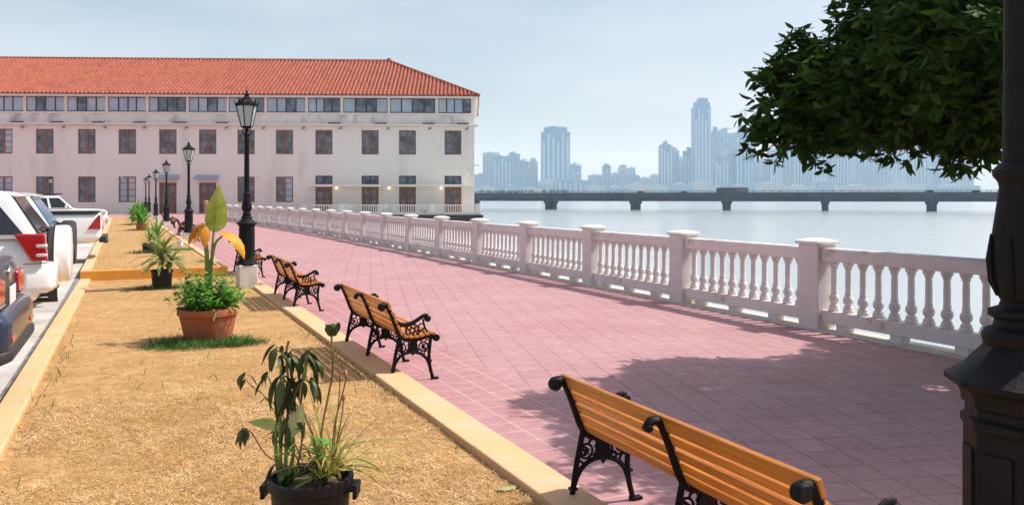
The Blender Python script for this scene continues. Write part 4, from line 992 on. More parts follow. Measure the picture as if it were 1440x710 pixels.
for p, r in (([(452, 668), (452, 610), (462, 555), (468, 520), (466, 470)], .0055), ([(465, 668), (470, 600), (480, 560), (486, 535), (487, 522)], .004), ([(462, 668), (476, 610), (482, 575), (483, 560)], .004), ([(468, 668), (472, 600), (478, 540), (472, 490)], .003)):
    b.tube(smooth2([tuple(Q(*q)) for q in p], 4), r, 6)
b.build('flower_stem', MT['stem'], pA)
b = MB(); c = Q(467, 464); b.sphere(tuple(c), .026, 10, 8, (1, .9, 1.0))
for i, q in enumerate(b.v): b.v[i] = tuple(c + (Vector(q) - c) * (1.05 + .16 * math.sin(i * 1.7) + .1 * math.sin(i * .37)))
for a in (.4, 2.3, 4.0, 5.2): leafblade(b, c + Vector((math.cos(a), math.sin(a), 0)) * .026 - UP * .026, Vector((math.cos(a) * .3, math.sin(a) * .3, 1)), .062, .045, -.2, .5, .6, 6, side=Vector((-math.sin(a), math.cos(a), 0)))
b.build('furled_leaf', MT['darkleaf'], pA)
for px, py in ((486, 526), (483, 558), (459, 660)):
    b = MB(); c = Q(px, py); b.sphere(tuple(c), .014, 8, 6, (.8, .8, 1.5)); b.build('bud', MT['bud'], pA)

b = MB()
for i in range(16): leafblade(b, Q(rnd.uniform(408, 470), rnd.uniform(600, 664), rnd.uniform(-.09, .09)), Vector((rnd.uniform(-1, 1), rnd.uniform(-1, 1), rnd.uniform(.1, 1))), rnd.uniform(.08, .17), rnd.uniform(.02, .04), rnd.uniform(.6, 2.4), .4, rnd.uniform(-1, 1), 7)
b.build('green_foliage', MT['bush'], pA)
# --- terracotta pot with a leafy bush and a tall yellowing plant
x, y = cw((293 - 720) / 1160 * 10.15, 10.15)
pB = thing('potted_plant', (x, y, -.05), 'terracotta pot with bright green bush and one tall plant with lime and yellow leaves', 'potted plant', 'potted plants on the garden strip')
pot(pB, .36, .27, .40, MT['terracotta'], .06, .88)
QB = lambda px, py, dd=0: RV * ((px - 293) / 1160 * 10.15) + FV * dd + UP * (ZC - (py - 278) / 1160 * 10.15 + .05)
b = MB()
for i in range(200):
    a = rnd.uniform(0, 2 * math.pi); e = rnd.uniform(.6, 1.5); base = Vector((math.cos(a), math.sin(a), 0)) * rnd.uniform(0, .24) + UP * .36
    tipd = Vector((math.cos(a) * math.cos(e) * .8, math.sin(a) * math.cos(e) * .8, math.sin(e))); L = rnd.uniform(.26, .56)
    for j in range(9):
        t = .3 + .7 * j / 8; q = base + tipd * L * t - UP * (.12 * t * t * math.cos(e)); aa = rnd.uniform(0, 6.28)
        leafblade(b, q, Vector((math.cos(aa), math.sin(aa), rnd.uniform(-.3, .9))), rnd.uniform(.055, .11), rnd.uniform(.03, .048), rnd.uniform(.2, 1.2), .25, 0, 5, [.3, .9, 1, .6, .05])
b.build('bush', MT['bush'], pB)
b = MB()
for i in range(40):
    a = rnd.uniform(0, 6.28); leafblade(b, Vector((math.cos(a), math.sin(a), 0)) * rnd.uniform(.15, .3) + UP * .42, Vector((math.cos(a), math.sin(a), rnd.uniform(-.1, .5))), rnd.uniform(.12, .25), .028, rnd.uniform(1, 2.4), .3)
b.build('skirt_foliage', MT['strap'], pB)
b = MB()
for p in ([(292, 440), (293, 390), (297, 365), (300, 330), (302, 322)], [(297, 440), (297, 380), (302, 345), (309, 335), (318, 328)], [(292, 400), (292, 360), (289, 335), (286, 318)], [(290, 400), (290, 365), (287, 340), (280, 330)]):
    b.tube(smooth2([tuple(QB(*q)) for q in p], 4), [.022 - .0008 * i for i in range(len(p) * 4 - 3)], 7)
b.build('cane', MT['greenstem'], pB)
b = MB(); leafblade(b, QB(302, 326), RV * .10 + UP * 1, .58, .26, -.12, .16, .25, 25, [.25, .62, .88, .98, 1, 1, .97, .9, .93, .8, .76, .62, .55, .40, .30, .17, .02], side=RV + FV * .25); b.tube([tuple(QB(302, 327)), tuple(QB(303, 300)), tuple(QB(304, 275))], [.012, .008, .003], 5)
b.build('lime_leaf', MT['limeleaf'], pB)
b = MB(); leafblade(b, QB(294, 326, .03), -RV * .8 + UP * .55, .22, .10, .6, .2, side=RV * .4 + UP); leafblade(b, QB(291, 332, -.03), -RV * .6 + UP * .5, .18, .07, 1.2, .2); leafblade(b, QB(291, 318), RV * .2 + UP, .17, .05, .3, .2, side=RV)
b.build('green_leaf', MT['limeleaf'], pB)
b = MB(); leafblade(b, QB(309, 328), RV * .75 + UP * .28, .50, .17, 2.9, .35, 1.1, 19, [.3, .7, 1, .86, 1.05, .9, 1, .72, .8, .5, .42, .2, .02]); leafblade(b, QB(316, 326, .05), RV * .9 - UP * .1, .26, .12, 2.0, .3, .3)
b.build('yellow_leaf', MT['yellowleaf'], pB)
b = MB(); leafblade(b, QB(287, 314), -RV * .3 + UP * .1 - FV * .15, .36, .15, 3.5, .5, 1.2, 15, [.3, .8, .7, 1.05, .85, 1, .7, .8, .4, .3, .03]); leafblade(b, QB(284, 322, .04), -RV * .8 + UP * .1, .24, .10, 3.2, .3, .4, 8); leafblade(b, QB(291, 318, -.05), RV * .15 - UP * .1 - FV * .5, .3, .12, 3, .3)
b.build('orange_leaf', MT['orangeleaf'], pB)
b = MB(); c = QB(299, 416, -.30); b.lathe([(.044, -.012), (.048, 0), (.030, .008), (.012, .004)], 16, (c.x, c.y, c.z), 'Y', cap=True); b.build('metal_tag', MT['steel'], pB)

# --- black pot with dracaena
def rosette(b, c, n, L, w, e0, e1, droop, up=0):
    for i in range(n):
        a = i * 2.4 + rnd.uniform(-.3, .3); e = e0 + (e1 - e0) * i / n
        leafblade(b, Vector(c) + UP * (up * i / n), Vector((math.cos(a) * math.cos(e), math.sin(a) * math.cos(e), math.sin(e))), L * rnd.uniform(.8, 1.15), w * rnd.uniform(.85, 1.15), droop * rnd.uniform(.7, 1.3), .22, 0, 8, [.5, .9, 1, .95, .8, .5, .05])
pC = thing('potted_plant', (.52, 17.3, -.055), 'black pot with a spreading pale striped dracaena in front of the ochre step', 'potted plant', 'potted plants on the garden strip')
pot(pC, .205, .17, .37, MT['blackplastic'], .03)
b = MB(); b.tube([(0, 0, .3), (.01, 0, .55), (-.01, .01, .75)], [.03, .026, .02], 8); b.tube([(.08, .03, .3), (.15, .05, .5), (.17, .06, .62)], .018, 7); b.build('cane', MT['stem'], pC)
b = MB(); rosette(b, (-.01, .01, .50), 44, .58, .085, .0, 1.35, 1.1, .22); rosette(b, (.17, .06, .48), 22, .48, .07, .0, 1.2, 1.3, .12); b.build('foliage', MT['dracaena'], pC)
pD = thing('potted_plant', (.42, 25.6, .125), 'small black pot with thin leaves just beyond the ochre step', 'potted plant', 'potted plants on the garden strip')
pot(pD, .18, .15, .28, MT['blackplastic'], .025)
b = MB(); rosette(b, (.03, 0, .25), 22, .42, .05, .3, 1.4, .9, .2); rosette(b, (.22, .1, .30), 16, .62, .07, .7, 1.45, .6, .2); b.build('foliage', MT['bush'], pD)
b = MB(); leafblade(b, (-.05, 0, .25), (-.8, 0, .8), .45, .03, .4); leafblade(b, (-.05, 0, .25), (-.5, .2, 1), .4, .03, .3); b.build('dry_leaf', MT['stem'], pD)
pE = thing('potted_plant', (.43, 43.6, .125), 'distant terracotta pot with tall spiky green plant', 'potted plant', 'potted plants on the garden strip')
pot(pE, .30, .24, .36, MT['terracotta'], .05)
b = MB(); rosette(b, (0, 0, .3), 46, .85, .11, .45, 1.45, .5, .25); b.build('foliage', MT['bush'], pE)
b = MB(); b.tube([(-.15, 0, .3), (-.2, 0, 1.2)], .04, 6); b.build('dry_stem', MT['darkleaf'], pE)
pF = thing('garden_shrub', (-.02, 52.5, .125), 'farthest green shrub at the end of the planted bed, left of the terracotta pot', 'shrub')
b = MB()
for k in range(3): rosette(b, (rnd.uniform(-.3, .3), rnd.uniform(-.3, .3), .05 + .3 * k), 26, .6, .12, .1, 1.4, 1.0, .35)
b.build('foliage', MT['bush'], pF)
b = MB(); b.tube([(0, 0, -.05), (0, .02, .7)], .03, 6); b.build('stem', MT['stem'], pF)
x, y, = cw((253.5 - 720) / 1160 * 26.4, 26.4)
t = thing('bucket', (x, y, .125), 'small white bucket on the grass beside the second lamp plinth', 'bucket')
b = MB(); b.lathe([(.075, 0), (.10, .19), (.108, .195), (.108, .21), (.095, .21), (.07, .02)], 18); b.build('body', MT['whitecap'], t)
b = MB(); b.tube([(.1, 0, .19), (.07, .02, .1), (0, .04, .06), (-.07, .02, .1), (-.1, 0, .19)], .004, 5); b.build('handle', MT['steel'], t)
lf = MB(); leafblade(lf, (0, 0, .012), (1, .25, .12), .16, .075, .35, .3); o = lf.build('fallen_leaf', MT['paleleaf']); x, y = cw((700 - 720) / 1160 * 4.9, 4.9); o.location = (x, y, -.04); tag(o, 'single pale fallen leaf lying on the dry grass by the kerb', 'leaf')
# leafy shoot beyond the balustrade
t = thing('leafy_shoot', (8.95, 6.0, PZ), 'thin leafy shoot growing on the sea side of the balustrade by the near lamp', 'plant')
b = MB(); b.tube([(0, 0, 0), (.02, 0, .5), (-.02, .02, 1.0)], .008, 5); b.build('stem', MT['greenstem'], t)
b = MB()
for i in range(26): a = rnd.uniform(0, 6.28); leafblade(b, (rnd.uniform(-.05, .05), rnd.uniform(-.05, .05), rnd.uniform(.35, 1.0)), (math.cos(a), math.sin(a), rnd.uniform(-.2, .6)), .12, .05, 1.0, .2)
b.build('foliage', MT['bush'], t)

# ================================================================== CARS  (local +X is the tail, towards the garden; Y across)
def ring_se(x, zb, zt, w, n, e, taper):
    out = []; zc = (zb + zt) / 2; h = (zt - zb) / 2
    for k in range(n):
        a = 2 * math.pi * (k + .5) / n; c, s = math.cos(a), math.sin(a)
        yy = math.copysign(abs(c) ** (2 / e), c); zz = math.copysign(abs(s) ** (2 / e), s)
        out.append((x, yy * w * (1 - taper * max(0, zz)), zc + zz * h))
    return out
def loft(stations, n=40, e=6, taper=.06):
    b = MB(); vs = []; fs = []
    for x, zb, zt, w in stations: vs += ring_se(x, zb, zt, w, n, e, taper)
    m = len(stations)
    for j in range(m - 1):
        for i in range(n): fs.append((j * n + i, j * n + (i + 1) % n, (j + 1) * n + (i + 1) % n, (j + 1) * n + i))
    fs += [tuple(range(n)), tuple((m - 1) * n + i for i in range(n))]
    return b.add(vs, fs)
def frustum(x0, x1, z0, X0, X1, z1, w0, w1):
    b = MB(); return b.add([(x0, -w0, z0), (x1, -w0, z0), (x1, w0, z0), (x0, w0, z0), (X0, -w1, z1), (X1, -w1, z1), (X1, w1, z1), (X0, w1, z1)],
                           [(0, 1, 5, 4), (1, 2, 6, 5), (2, 3, 7, 6), (3, 0, 4, 7), (4, 5, 6, 7), (3, 2, 1, 0)])
def panel(corners, off, th=.006):         # four corners, a thin slab lifted off the face they lie in
    c = [Vector(p) for p in corners]; nrm = (c[1] - c[0]).cross(c[3] - c[0]).normalized()
    b = MB(); a = [tuple(p + nrm * off) for p in c]; d = [tuple(p + nrm * (off - th - .02)) for p in c]
    return b.add(a + d, [(0, 1, 2, 3), (7, 6, 5, 4), (0, 4, 5, 1), (1, 5, 6, 2), (2, 6, 7, 3), (3, 7, 4, 0)])
def wheel(root, x, y, r, w=.22, s=1):
    b = MB(); b.lathe([(r * .68, -w / 2), (r * .93, -w / 2), (r, -w * .36), (r, w * .36), (r * .93, w / 2), (r * .68, w / 2)], 28, (0, 0, 0), 'Y'); t_ = b.build('tyre', MT['tyre'], root); t_.location = (x, y, r)
    b = MB(); b.lathe([(r * .05, s * w * .42), (r * .62, s * w * .38), (r * .70, s * w * .46), (r * .68, 0)], 24, (0, 0, 0), 'Y')
    for k in range(5): a = k * 1.2566; b.box((math.sin(a) * r * .36, s * w * .44, math.cos(a) * r * .36), (r * .14, .02, r * .6), 0, 0, a)
    b.build('rim', MT['chrome'], t_, smooth=30)
    b = MB(); b.lathe([(r * 1.16, -.02), (r * 1.16, .02)], 28, (x, y + s * (w * .12), r * 1.02), 'Y'); b.build('wheel_arch', MT['cartrim'], root)
def side_glass(fr, u0, u1, v0, v1, sgn):
    # window on a side of a frustum given in fractions of that side
    x0, x1, z0, X0, X1, z1, w0, w1 = fr
    def P(u, v): xa = x0 + (x1 - x0) * u; xb = X0 + (X1 - X0) * u; return (xa + (xb - xa) * v, sgn * (w0 + (w1 - w0) * v), z0 + (z1 - z0) * v)
    q = [P(u0[0], v0), P(u1[0], v0), P(u1[1], v1), P(u0[1], v1)]
    return q if sgn < 0 else [q[1], q[0], q[3], q[2]]

def suv(name, loc, label, paint, spare_cover, rear_glass, scale=1.0, rack=True):
    t = thing(name, loc, label, 'car', 'cars parked tail to the garden', 0, scale)
    # tail plane at x = -.12 ; bumper to 0 ; length 4.2
    st = [(-4.28, .46, .86, .60), (-4.2, .38, .96, .76), (-3.9, .32, 1.06, .88), (-3.3, .30, 1.16, .90), (-1.0, .30, 1.26, .905), (-.40, .34, 1.27, .90), (-.22, .46, 1.265, .885), (-.14, .56, 1.25, .865)]
    loft(st).build('body', paint, t, smooth=50)
    fr = (-3.05, -.17, 1.22, -2.25, -.50, 1.765, .875, .70)
    frustum(*fr).build('cabin', paint, t, smooth=30, bevel=.07, seg=4)
    for s in (-1, 1):
        for u0, u1 in (((.045, .05), (.30, .28)), ((.33, .31), (.66, .66)), ((.69, .69), (.955, .90))):
            panel(side_glass(fr, u0, u1, .10, .86, s), .004).build('side_window', MT['carglass'], t, smooth=0)
    q = [(-.188, -.70, 1.27), (-.188, .70, 1.27), (-.475, .58, 1.715), (-.475, -.58, 1.715)]
    panel(q, .02).build('rear_window', rear_glass, t, smooth=0)
    b = MB(); b.tube([(-.16, .2, 1.29), (-.15, .12, 1.31), (-.19, -.30, 1.34)], .012, 6); b.box((-.15, .2, 1.285), (.05, .1, .05)); b.build('wiper', MT['cartrim'], t)
    b = MB(); b.prism([(-.62, 1.76), (-.42, 1.725), (-.38, 1.735), (-.42, 1.77), (-.62, 1.80)], -.62, .62); b.build('spoiler', paint, t, smooth=30, bevel=.015)
    b = MB(); b.lathe([(.30, 0), (.30, .001)], 4)
    loft([(-.30, .54, .90, .90), (-.10, .54, .92, .885), (-.03, .57, .905, .85), (0, .62, .87, .79)], 48, 6, .02).build('bumper', paint, t, smooth=50)
    b = MB(); b.box((-.16, 0, .55), (.2, 1.3, .10)); b.box((-.05, -.52, .52), (.10, .05, .14)); b.tube([(-.4, -.45, .44), (.0, -.45, .44)], .03, 10); b.build('valance', MT['cartrim'], t, smooth=0)
    for s in (-1, 1):
        # tall lamp wrapping the corner
        b = MB()
        b.prism([(-.43, 1.285), (-.100, 1.285), (-.075, .955), (-.25, .955)], min(s * .80, s * .914), max(s * .80, s * .914))
        l = b.build('tail_light', MT['lens'], t, smooth=30, bevel=.022, seg=3)
        for z in (1.135, 1.025):
            b = MB(); b.box((-.145, s * .862, z), (.135, .118, .072)); b.build('clear_lens', MT['lensclear'], l, smooth=40, bevel=.034, seg=4)
        b = MB(); b.box((-.035, s * .74, .76), (.06, .12, .07)); b.build('reflector', MT['lens'], t, smooth=0, bevel=.008)
        wheel(t, -.86, s * .80, .36, .24, s); wheel(t, -3.45, s * .80, .36, .24, s)
    # spare wheel on the tailgate
    if spare_cover:
        b = MB(); b.lathe([(.30, -.13), (.35, -.12), (.355, .0), (.33, .01)], 36, (0, 0, .99), 'X'); sp = b.build('spare_tyre', MT['tyre'], t)
        b = MB(); b.lathe([(.365, -.05), (.37, -.03), (.37, .075), (.36, .105), (.33, .125), (.15, .138), (.001, .14)], 40, (0, 0, .99), 'X'); b.build('cover', paint, sp, smooth=40)
    else:
        b = MB(); b.lathe([(.20, -.10), (.33, -.10), (.36, -.06), (.36, .07), (.33, .11), (.235, .11)], 36, (0, 0, .99), 'X'); sp = b.build('spare_tyre', MT['tyre'], t)
        b = MB(); b.lathe([(.235, .10), (.215, .06), (.09, .03), (.06, .06), (.001, .06)], 28, (0, 0, .99), 'X')
        for k in range(6): a = k * 1.047; b.box((.06, math.cos(a) * .14, .99 + math.sin(a) * .14), (.04, .05, .17), 0, a - math.pi / 2)
        b.build('rim', MT['chrome'], sp, smooth=30)
    if rack:
        for s in (-1, 1):
            b = MB(); b.tube([(-2.3, s * .62, 1.76), (-2.2, s * .62, 1.82), (-.85, s * .62, 1.82), (-.72, s * .62, 1.76)], .020, 8); b.build('roof_rail', MT['cartrim'], t)
        b = MB()
        for xx in (-1.9, -1.1): b.box((xx, 0, 1.84), (.06, 1.3, .03))
        b.build('cross_bar', MT['cartrim'], t, smooth=0)
        b = MB(); b.box((-1.0, .1, 1.785), (.12, .08, .04)); b.tube([(-1.0, .1, 1.79), (-.72, .18, 2.05)], .006, 5); b.build('antenna', MT['cartrim'], t)
    for s in (-1, 1):
        b = MB(); b.tube(smooth2([(-1.32, s * .913, 1.20), (-1.30, s * .917, .95), (-1.22, s * .917, .80)], 4), .006, 5); b.build('door_seam', MT['cartrim'], t)
        b = MB(); b.tube([(-.33, s * .914, .925), (-.16, s * .900, .928), (-.09, s * .85, .93)], .006, 5); b.build('bumper_seam', MT['cartrim'], t)
    b = MB(); b.box((-.09, 0, .78), (.02, .5, .14)); b.build('number_plate', MT['plate'], t, smooth=0)
    return t
s1 = suv('parked_suv', (-.885, 12.75, -.085), 'white off road car with tall red tail lamps and a covered spare wheel', MT['carwhite'], True, MT['carglass'], 1.04)
s2 = suv('parked_suv', (-.98, 15.75, -.085), 'pale off road car with bare spare wheel and bluish rear window behind the white one', MT['carsilver'], False, MT['carglassblue'], 1.04, False)
fc = bpy.data.curves.new('lettering', 'FONT'); fc.body = 'SE'; fc.size = .09; fc.extrude = .001; fc.materials.append(MT['steel'])
fo_ = bpy.data.objects.new('lettering curve', fc); fm_ = bpy.data.meshes.new_from_object(fo_); bpy.data.objects.remove(fo_); fo = bpy.data.objects.new('lettering', fm_); COL.objects.link(fo); fo.parent = s1; fo.location = (.144, .10, 1.04); fo.rotation_euler = (R(90), 0, R(90))

sd_ = thing('parked_sedan', (-.895, 8.62, -.085), 'dark blue saloon car cut by the left edge of the photo, nearest of the cars', 'car', 'cars parked tail to the garden', 0, 1.11)
loft([(-4.5, .34, .62, .5), (-4.4, .26, .72, .72), (-4.0, .20, .84, .86), (-3.2, .22, .92, .90), (-1.6, .22, 1.0, .905), (-1.0, .26, 1.07, .90), (-.60, .30, 1.12, .885), (-.32, .33, 1.145, .86), (-.20, .30, 1.145, .84), (-.14, .34, 1.12, .82), (-.11, .40, 1.06, .80), (-.10, .48, 1.0, .77)], 72, 5, .16).build('body', MT['carblue'], sd_, smooth=60)
fr = (-3.3, -.62, .98, -2.3, -1.35, 1.46, .84, .62)
frustum(*fr).build('cabin', MT['carblue'], sd_, smooth=30, bevel=.08, seg=4)
for s in (-1, 1):
    for u0, u1 in (((.05, .05), (.46, .48)), ((.49, .51), (.93, .95))): panel(side_glass(fr, u0, u1, .12, .86, s), .004).build('side_window', MT['carglass'], sd_, smooth=0)
panel([(-.64, -.66, 1.03), (-.64, .66, 1.03), (-1.29, .54, 1.42), (-1.29, -.54, 1.42)], .02).build('rear_window', MT['carglass'], sd_, smooth=0)
loft([(-.9, .42, .76, .895), (-.4, .42, .775, .905), (-.17, .43, .775, .88), (-.07, .44, .765, .84), (-.02, .46, .74, .79), (.0, .50, .70, .72)], 72, 8, .03).build('bumper', MT['carblue'], sd_, smooth=60)
loft([(-.6, .36, .50, .87), (-.17, .37, .50, .865), (-.06, .38, .50, .83), (.0, .40, .50, .77), (.012, .42, .49, .72)], 48, 8, .02).build('valance', MT['cartrim'], sd_, smooth=60)
b = MB(); b.box((-.098, 0, .80), (.03, .72, .20)); b.build('plate_recess', MT['cartrim'], sd_, smooth=0, bevel=.01)
b = MB(); b.box((-.076, 0, .82), (.012, .34, .16)); b.build('number_plate', MT['plate'], sd_, smooth=0, bevel=.004)
b = MB(); b.tube([(-.095, .065 * math.cos(a), 1.0 + .05 * math.sin(a)) for a in [i * math.pi / 9 for i in range(19)]], .009, 6); b.tube([(-.09, -.055, 1.02), (-.085, 0, .975), (-.09, .055, 1.02)], .007, 6); b.build('badge', MT['chrome'], sd_)
for s in (-1, 1):
    lamp_st = []
    for x_, zb_, zt_, w in ((-.62, .93, .97, .893), (-.5, .89, .99, .890), (-.3, .84, 1.01, .872), (-.18, .81, 1.01, .845), (-.10, .80, .99, .80), (-.075, .81, .97, .76)):
        lamp_st.append((x_, zb_, zt_, w))
    b = MB(); vs = []; fs = []
    for x_, zb_, zt_, w in lamp_st:
        inner = .80 if x_ < -.2 else .42
        vs += [(x_, s * (w + .004), zb_), (x_, s * (w - .012), zt_), (x_, s * inner, zt_), (x_, s * inner, zb_)]
    for j in range(5):
        for i in range(4): fs.append((j * 4 + i, j * 4 + (i + 1) % 4, j * 4 + 4 + (i + 1) % 4, j * 4 + 4 + i))
    fs += [(0, 1, 2, 3), (20, 21, 22, 23)]; b.add(vs, fs)
    l = b.build('tail_light', MT['lens'], sd_, smooth=30, bevel=.012, seg=3)
    b = MB(); b.box((-.08, s * .60, .80), (.03, .24, .022)); b.build('chrome_strip', MT['chrome'], l, smooth=0, bevel=.006)
    b = MB(); b.box((-.018, s * .60, .56), (.05, .22, .04)); b.build('reflector', MT['lens'], sd_, smooth=0, bevel=.008)
    wheel(sd_, -1.0, s * .80, .33, .21, s); wheel(sd_, -3.6, s * .80, .33, .21, s)

def pickup(name, loc, label, rz, grp):
    t = thing(name, loc, label, 'pickup truck', grp, rz)
    loft([(-5.25, .5, .95, .62), (-5.1, .42, 1.05, .80), (-4.7, .36, 1.10, .90), (-3.6, .34, 1.12, .915), (-1.75, .36, 1.12, .915), (-1.70, .45, 1.27, .915), (-.22, .50, 1.28, .91), (-.10, .55, 1.27, .885), (-.06, .6, 1.24, .86)], 44, 7, .04).build('body', MT['carwhite'], t, smooth=50)
    b = MB(); b.bx(-1.62, -.2, -.76, .76, 1.2, 1.288); b.build('bed', MT['cartrim'], t, smooth=0)
    b = MB()
    for s in (-1, 1): b.bx(-1.66, -.12, s * .83 - .07, s * .83 + .07, 1.272, 1.305)
    b.bx(-.19, -.10, -.86, .86, 1.272, 1.305)
    b.build('bed_rail', MT['cartrim'], t, smooth=0, bevel=.008)
    fr = (-3.75, -1.72, 1.10, -3.05, -1.98, 1.76, .87, .68)
    frustum(*fr).build('cabin', MT['carwhite'], t, smooth=30, bevel=.07, seg=4)
    for s in (-1, 1):
        for u0, u1 in (((.06, .06), (.48, .44)), ((.54, .51), (.92, .93))): panel(side_glass(fr, u0, u1, .10, .84, s), .004).build('side_window', MT['carglass'], t, smooth=0)
    panel([(-1.72, -.70, 1.2), (-1.72, .70, 1.2), (-1.965, .56, 1.68), (-1.965, -.56, 1.68)], .02).build('rear_window', MT['carglass'], t, smooth=0)
    panel([(-3.70, .72, 1.16), (-3.70, -.72, 1.16), (-3.10, -.58, 1.70), (-3.10, .58, 1.70)], .02).build('windscreen', MT['carglass'], t, smooth=0)
    b = MB(); b.box((-.02, 0, .60), (.16, 1.7, .16)); b.box((.04, 0, .52), (.10, .9, .07)); b.build('rear_bumper', MT['cartrim'], t, smooth=0, bevel=.025)
    b = MB(); b.box((-5.22, 0, .62), (.14, 1.5, .2)); b.build('front_bumper', MT['carwhite'], t, smooth=0, bevel=.05)
    b = MB(); b.box((-5.26, 0, .86), (.04, .8, .2)); b.build('grille', MT['cartrim'], t, smooth=0, bevel=.02)
    for s in (-1, 1):
        b = MB(); b.prism([(-.36, .86), (-.11, 1.22), (-.065, 1.22), (-.065, .86)], min(s * .80, s * .928), max(s * .80, s * .928)); b.build('tail_light', MT['lens'], t, smooth=30, bevel=.015)
        b = MB(); b.box((-5.08, s * .68, .93), (.22, .34, .14)); b.build('headlight', MT['lensclear'], t, smooth=0, bevel=.04, seg=3)
        b = MB(); b.box((-3.40, s * 1.0, 1.22), (.10, .2, .16)); b.build('mirror', MT['carwhite'], t, smooth=0, bevel=.03)
        wheel(t, -1.15, s * .80, .38, .25, s); wheel(t, -4.25, s * .80, .38, .25, s)
    b = MB(); b.box((0.0, 0, .93), (.02, .5, .12)); b.build('number_plate', MT['plate'], t, smooth=0)
    return t
pickup('parked_pickup', (-.66, 24.1, .05), 'white pickup truck with black edged load bed and triangular red tail lamp', 0, 'cars parked tail to the garden')
p2_ = pickup('parked_pickup', (-6.4, 47.6, .03), 'farther white double cab truck facing the garden with dark roof bars', R(180), None)
b = MB()
for xx in (-2.9, -2.3): b.box((xx, 0, 1.82), (.08, 1.35, .05))
b.box((-2.6, .5, 1.86), (1.1, .06, .05)); b.box((-2.6, -.5, 1.86), (1.1, .06, .05)); b.build('roof_bar', MT['cartrim'], p2_, smooth=0)

# ================================================================== BUS AND TRAFFIC ON THE BRIDGE, SHRUBS BEYOND
def vehicle_on_bridge(px, L, H, wd, name, label, cat, paint, grp=None):
    s = on_bridge(px); p = bridge_world(s, -2.4, zt - .62)
    t = thing(name, p, label, cat, grp, brz)
    if cat == 'bus':
        b = MB(); b.bx(-L / 2, L / 2, -wd / 2, wd / 2, .35, H); b.build('body', paint, t, smooth=0, bevel=.15)
        b = MB(); b.bx(-L / 2 + .3, L / 2 - .2, -wd / 2 - .03, wd / 2 + .03, H * .48, H * .84); b.build('window_band', MT['carglass'], t, smooth=0)
        b = MB(); b.bx(-L / 2 + 1, L / 2 - 2, -wd / 2 + .4, wd / 2 - .4, H, H + .18); b.build('roof_unit', MT['plate'], t, smooth=0)
    else:
        loft([(-L / 2, .4, H * .55, wd * .4), (-L / 2 + .3, .3, H * .6, wd * .5), (L / 2 - .3, .3, H * .62, wd * .5), (L / 2, .4, H * .55, wd * .42)], 20, 5).build('body', paint, t)
        frustum(-L * .32, L * .36, H * .58, -L * .15, L * .28, H, wd * .46, wd * .38).build('cabin', MT['carglass'], t, smooth=0, bevel=.06)
    for sx in (-.32, .32):
        for sy in (-1, 1):
            b = MB(); b.lathe([(.4, -.12), (.4, .12)], 14, (L * sx, sy * (wd / 2 - .1), .4), 'Y'); b.build('wheel', MT['tyre'], t)
vehicle_on_bridge(1031, 11.5, 3.0, 2.5, 'city_bus', 'dark blue bus with pale roof crossing the bridge left of the tree', 'bus', MT['carblue'])
vehicle_on_bridge(902, 4.4, 1.9, 1.9, 'distant_car', 'dark car on the bridge below the rounded twin towers', 'car', MT['cartrim'])
vehicle_on_bridge(1305, 4.4, 1.9, 1.9, 'distant_car', 'dark car on the bridge above its second pier from the right', 'car', MT['cartrim'])
vehicle_on_bridge(1369, 4.4, 1.8, 1.9, 'distant_car', 'dark car on the bridge at the right end, near the lamp post', 'car', MT['cartrim'])
vehicle_on_bridge(962, 4.4, 1.6, 1.8, 'distant_car', 'small low car on the bridge under the tallest tower', 'car', MT['steel'])
for i, (px, hh) in enumerate(((673, 4), (683, 3.5), (694, 4.2), (702, 3.2), (713, 3.2), (722, 3.0), (732, 4), (742, 3.6), (761, 4.6), (773, 3.6), (782, 4.6), (791, 4))):
    d = 352 - i * 2; c = at(px, 270, d); zb_ = WZ + zt - .4
    u = (px - 720) / 1160; s = on_bridge(px); p = bridge_world(s, 4.0, zt - .36)
    t = thing('planter_shrub', p, 'small round dark shrub on the bridge, %s from the colonial building' % ords[i], 'shrub', 'shrubs along the bridge', brz)
    b = MB(); b.tube([(0, 0, -.1), (.03, 0, .9)], .1, 6); b.build('stem', MT['bark'], t)
    b = MB()
    for k in range(60):
        v = Vector(NPR.normal(0, 1, 3)).normalized(); q = Vector((v.x * 1.1, v.y * 1.1, 1.3 + hh * .12 + v.z * .55)); a = rnd.uniform(0, 6)
        leafblade(b, q, Vector((math.cos(a), math.sin(a), rnd.uniform(-.2, .8))), .7, .4, .6, .2, 0, 4, [.4, 1, .8, .1])
    b.build('foliage', MT['palm'], t)

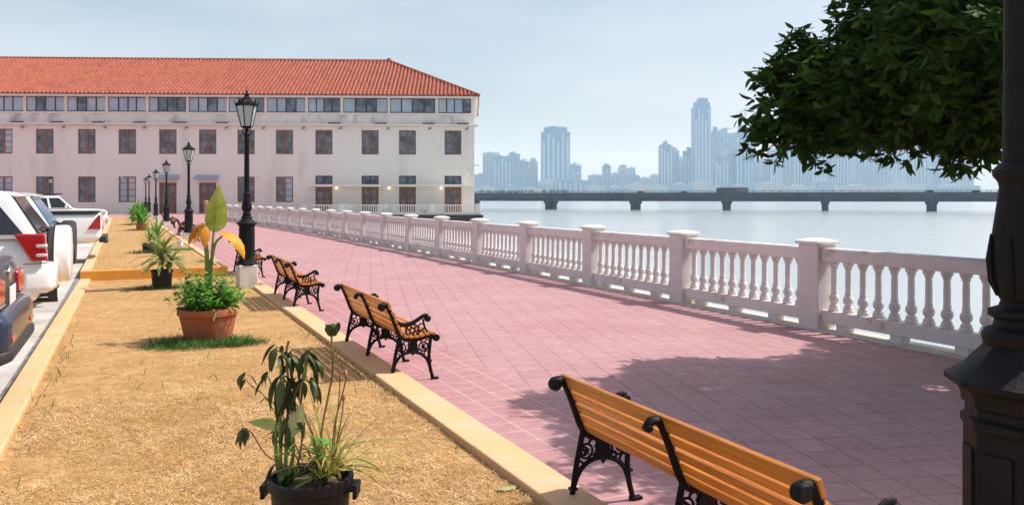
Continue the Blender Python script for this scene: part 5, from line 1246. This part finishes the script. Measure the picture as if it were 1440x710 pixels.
# ================================================================== PERSON AT THE DOOR
def skin_body(name, verts, edges, m, parent, root=0, sub=2):
    me = bpy.data.meshes.new(name); me.from_pydata([v[:3] for v in verts], edges, []); me.update()
    o = bpy.data.objects.new(name, me); COL.objects.link(o); o.parent = parent
    md = o.modifiers.new('skin', 'SKIN'); md.use_smooth_shade = True
    for i, v in enumerate(verts):
        sv = me.skin_vertices[0].data[i]; sv.radius = (v[3], v[4] if len(v) > 4 else v[3]); sv.use_root = (i == root)
    s = o.modifiers.new('sub', 'SUBSURF'); s.levels = s.render_levels = sub
    me.materials.append(m); return o
px_, py_ = cw((290 - 720) / 1160 * 86.5, 86.5)
per = thing('person', (px_, py_, PZ), 'person in yellow top and pale trousers standing before the right awning door', 'person', None, -YAW + R(160))
V = [(0, 0, .95, .13, .11), (0, 0, 1.10, .125, .10), (0, .01, 1.28, .14, .11), (0, 0, 1.42, .09, .08), (0, 0, 1.50, .05), (0, .01, 1.58, .075, .085), (0, .01, 1.70, .075, .085),
     (.17, 0, 1.40, .052), (.22, .01, 1.15, .042), (.20, .10, .93, .032), (.20, .14, .85, .035),
     (-.17, 0, 1.40, .052), (-.23, 0, 1.15, .042), (-.22, .06, .92, .032), (-.22, .09, .84, .035),
     (.09, 0, .86, .085), (.10, .03, .48, .062), (.10, -.02, .09, .042), (.10, .10, .04, .038),
     (-.09, 0, .86, .085), (-.10, -.04, .48, .062), (-.11, -.12, .09, .042), (-.11, -.01, .04, .038)]
E_ = [(0, 1), (1, 2), (2, 3), (3, 4), (4, 5), (5, 6), (3, 7), (7, 8), (8, 9), (9, 10), (3, 11), (11, 12), (12, 13), (13, 14), (0, 15), (15, 16), (16, 17), (17, 18), (0, 19), (19, 20), (20, 21), (21, 22)]
skin_body('body', V, E_, MT['skin'], per)
gv = lambda i, k=1.18: (*V[i][:3], *[r * k + .008 for r in V[i][3:]])
skin_body('top', [gv(0), gv(1), gv(2), gv(3, 1.1), gv(7), (.205, .005, 1.24, .06), gv(11), (-.215, 0, 1.24, .06)], [(0, 1), (1, 2), (2, 3), (3, 4), (4, 5), (3, 6), (6, 7)], MT['yellowcloth'], per)
skin_body('trousers', [gv(0), gv(15), gv(16), gv(17), gv(19), gv(20), gv(21)], [(0, 1), (1, 2), (2, 3), (0, 4), (4, 5), (5, 6)], MT['palecloth'], per)
b = MB(); b.sphere((0, -.015, 1.68), .105, 14, 10, (.95, 1.0, 1.05)); b.build('hair', MT['hair'], per)
b = MB(); b.sphere((0, .105, 1.635), .016, 8, 6, (.8, 1, 1.3)); b.build('nose', MT['skin'], per)
b = MB()
for s in (-1, 1): b.sphere((.035 * s, .092, 1.665), .010, 8, 6)
b.build('eye', MT['hair'], per)
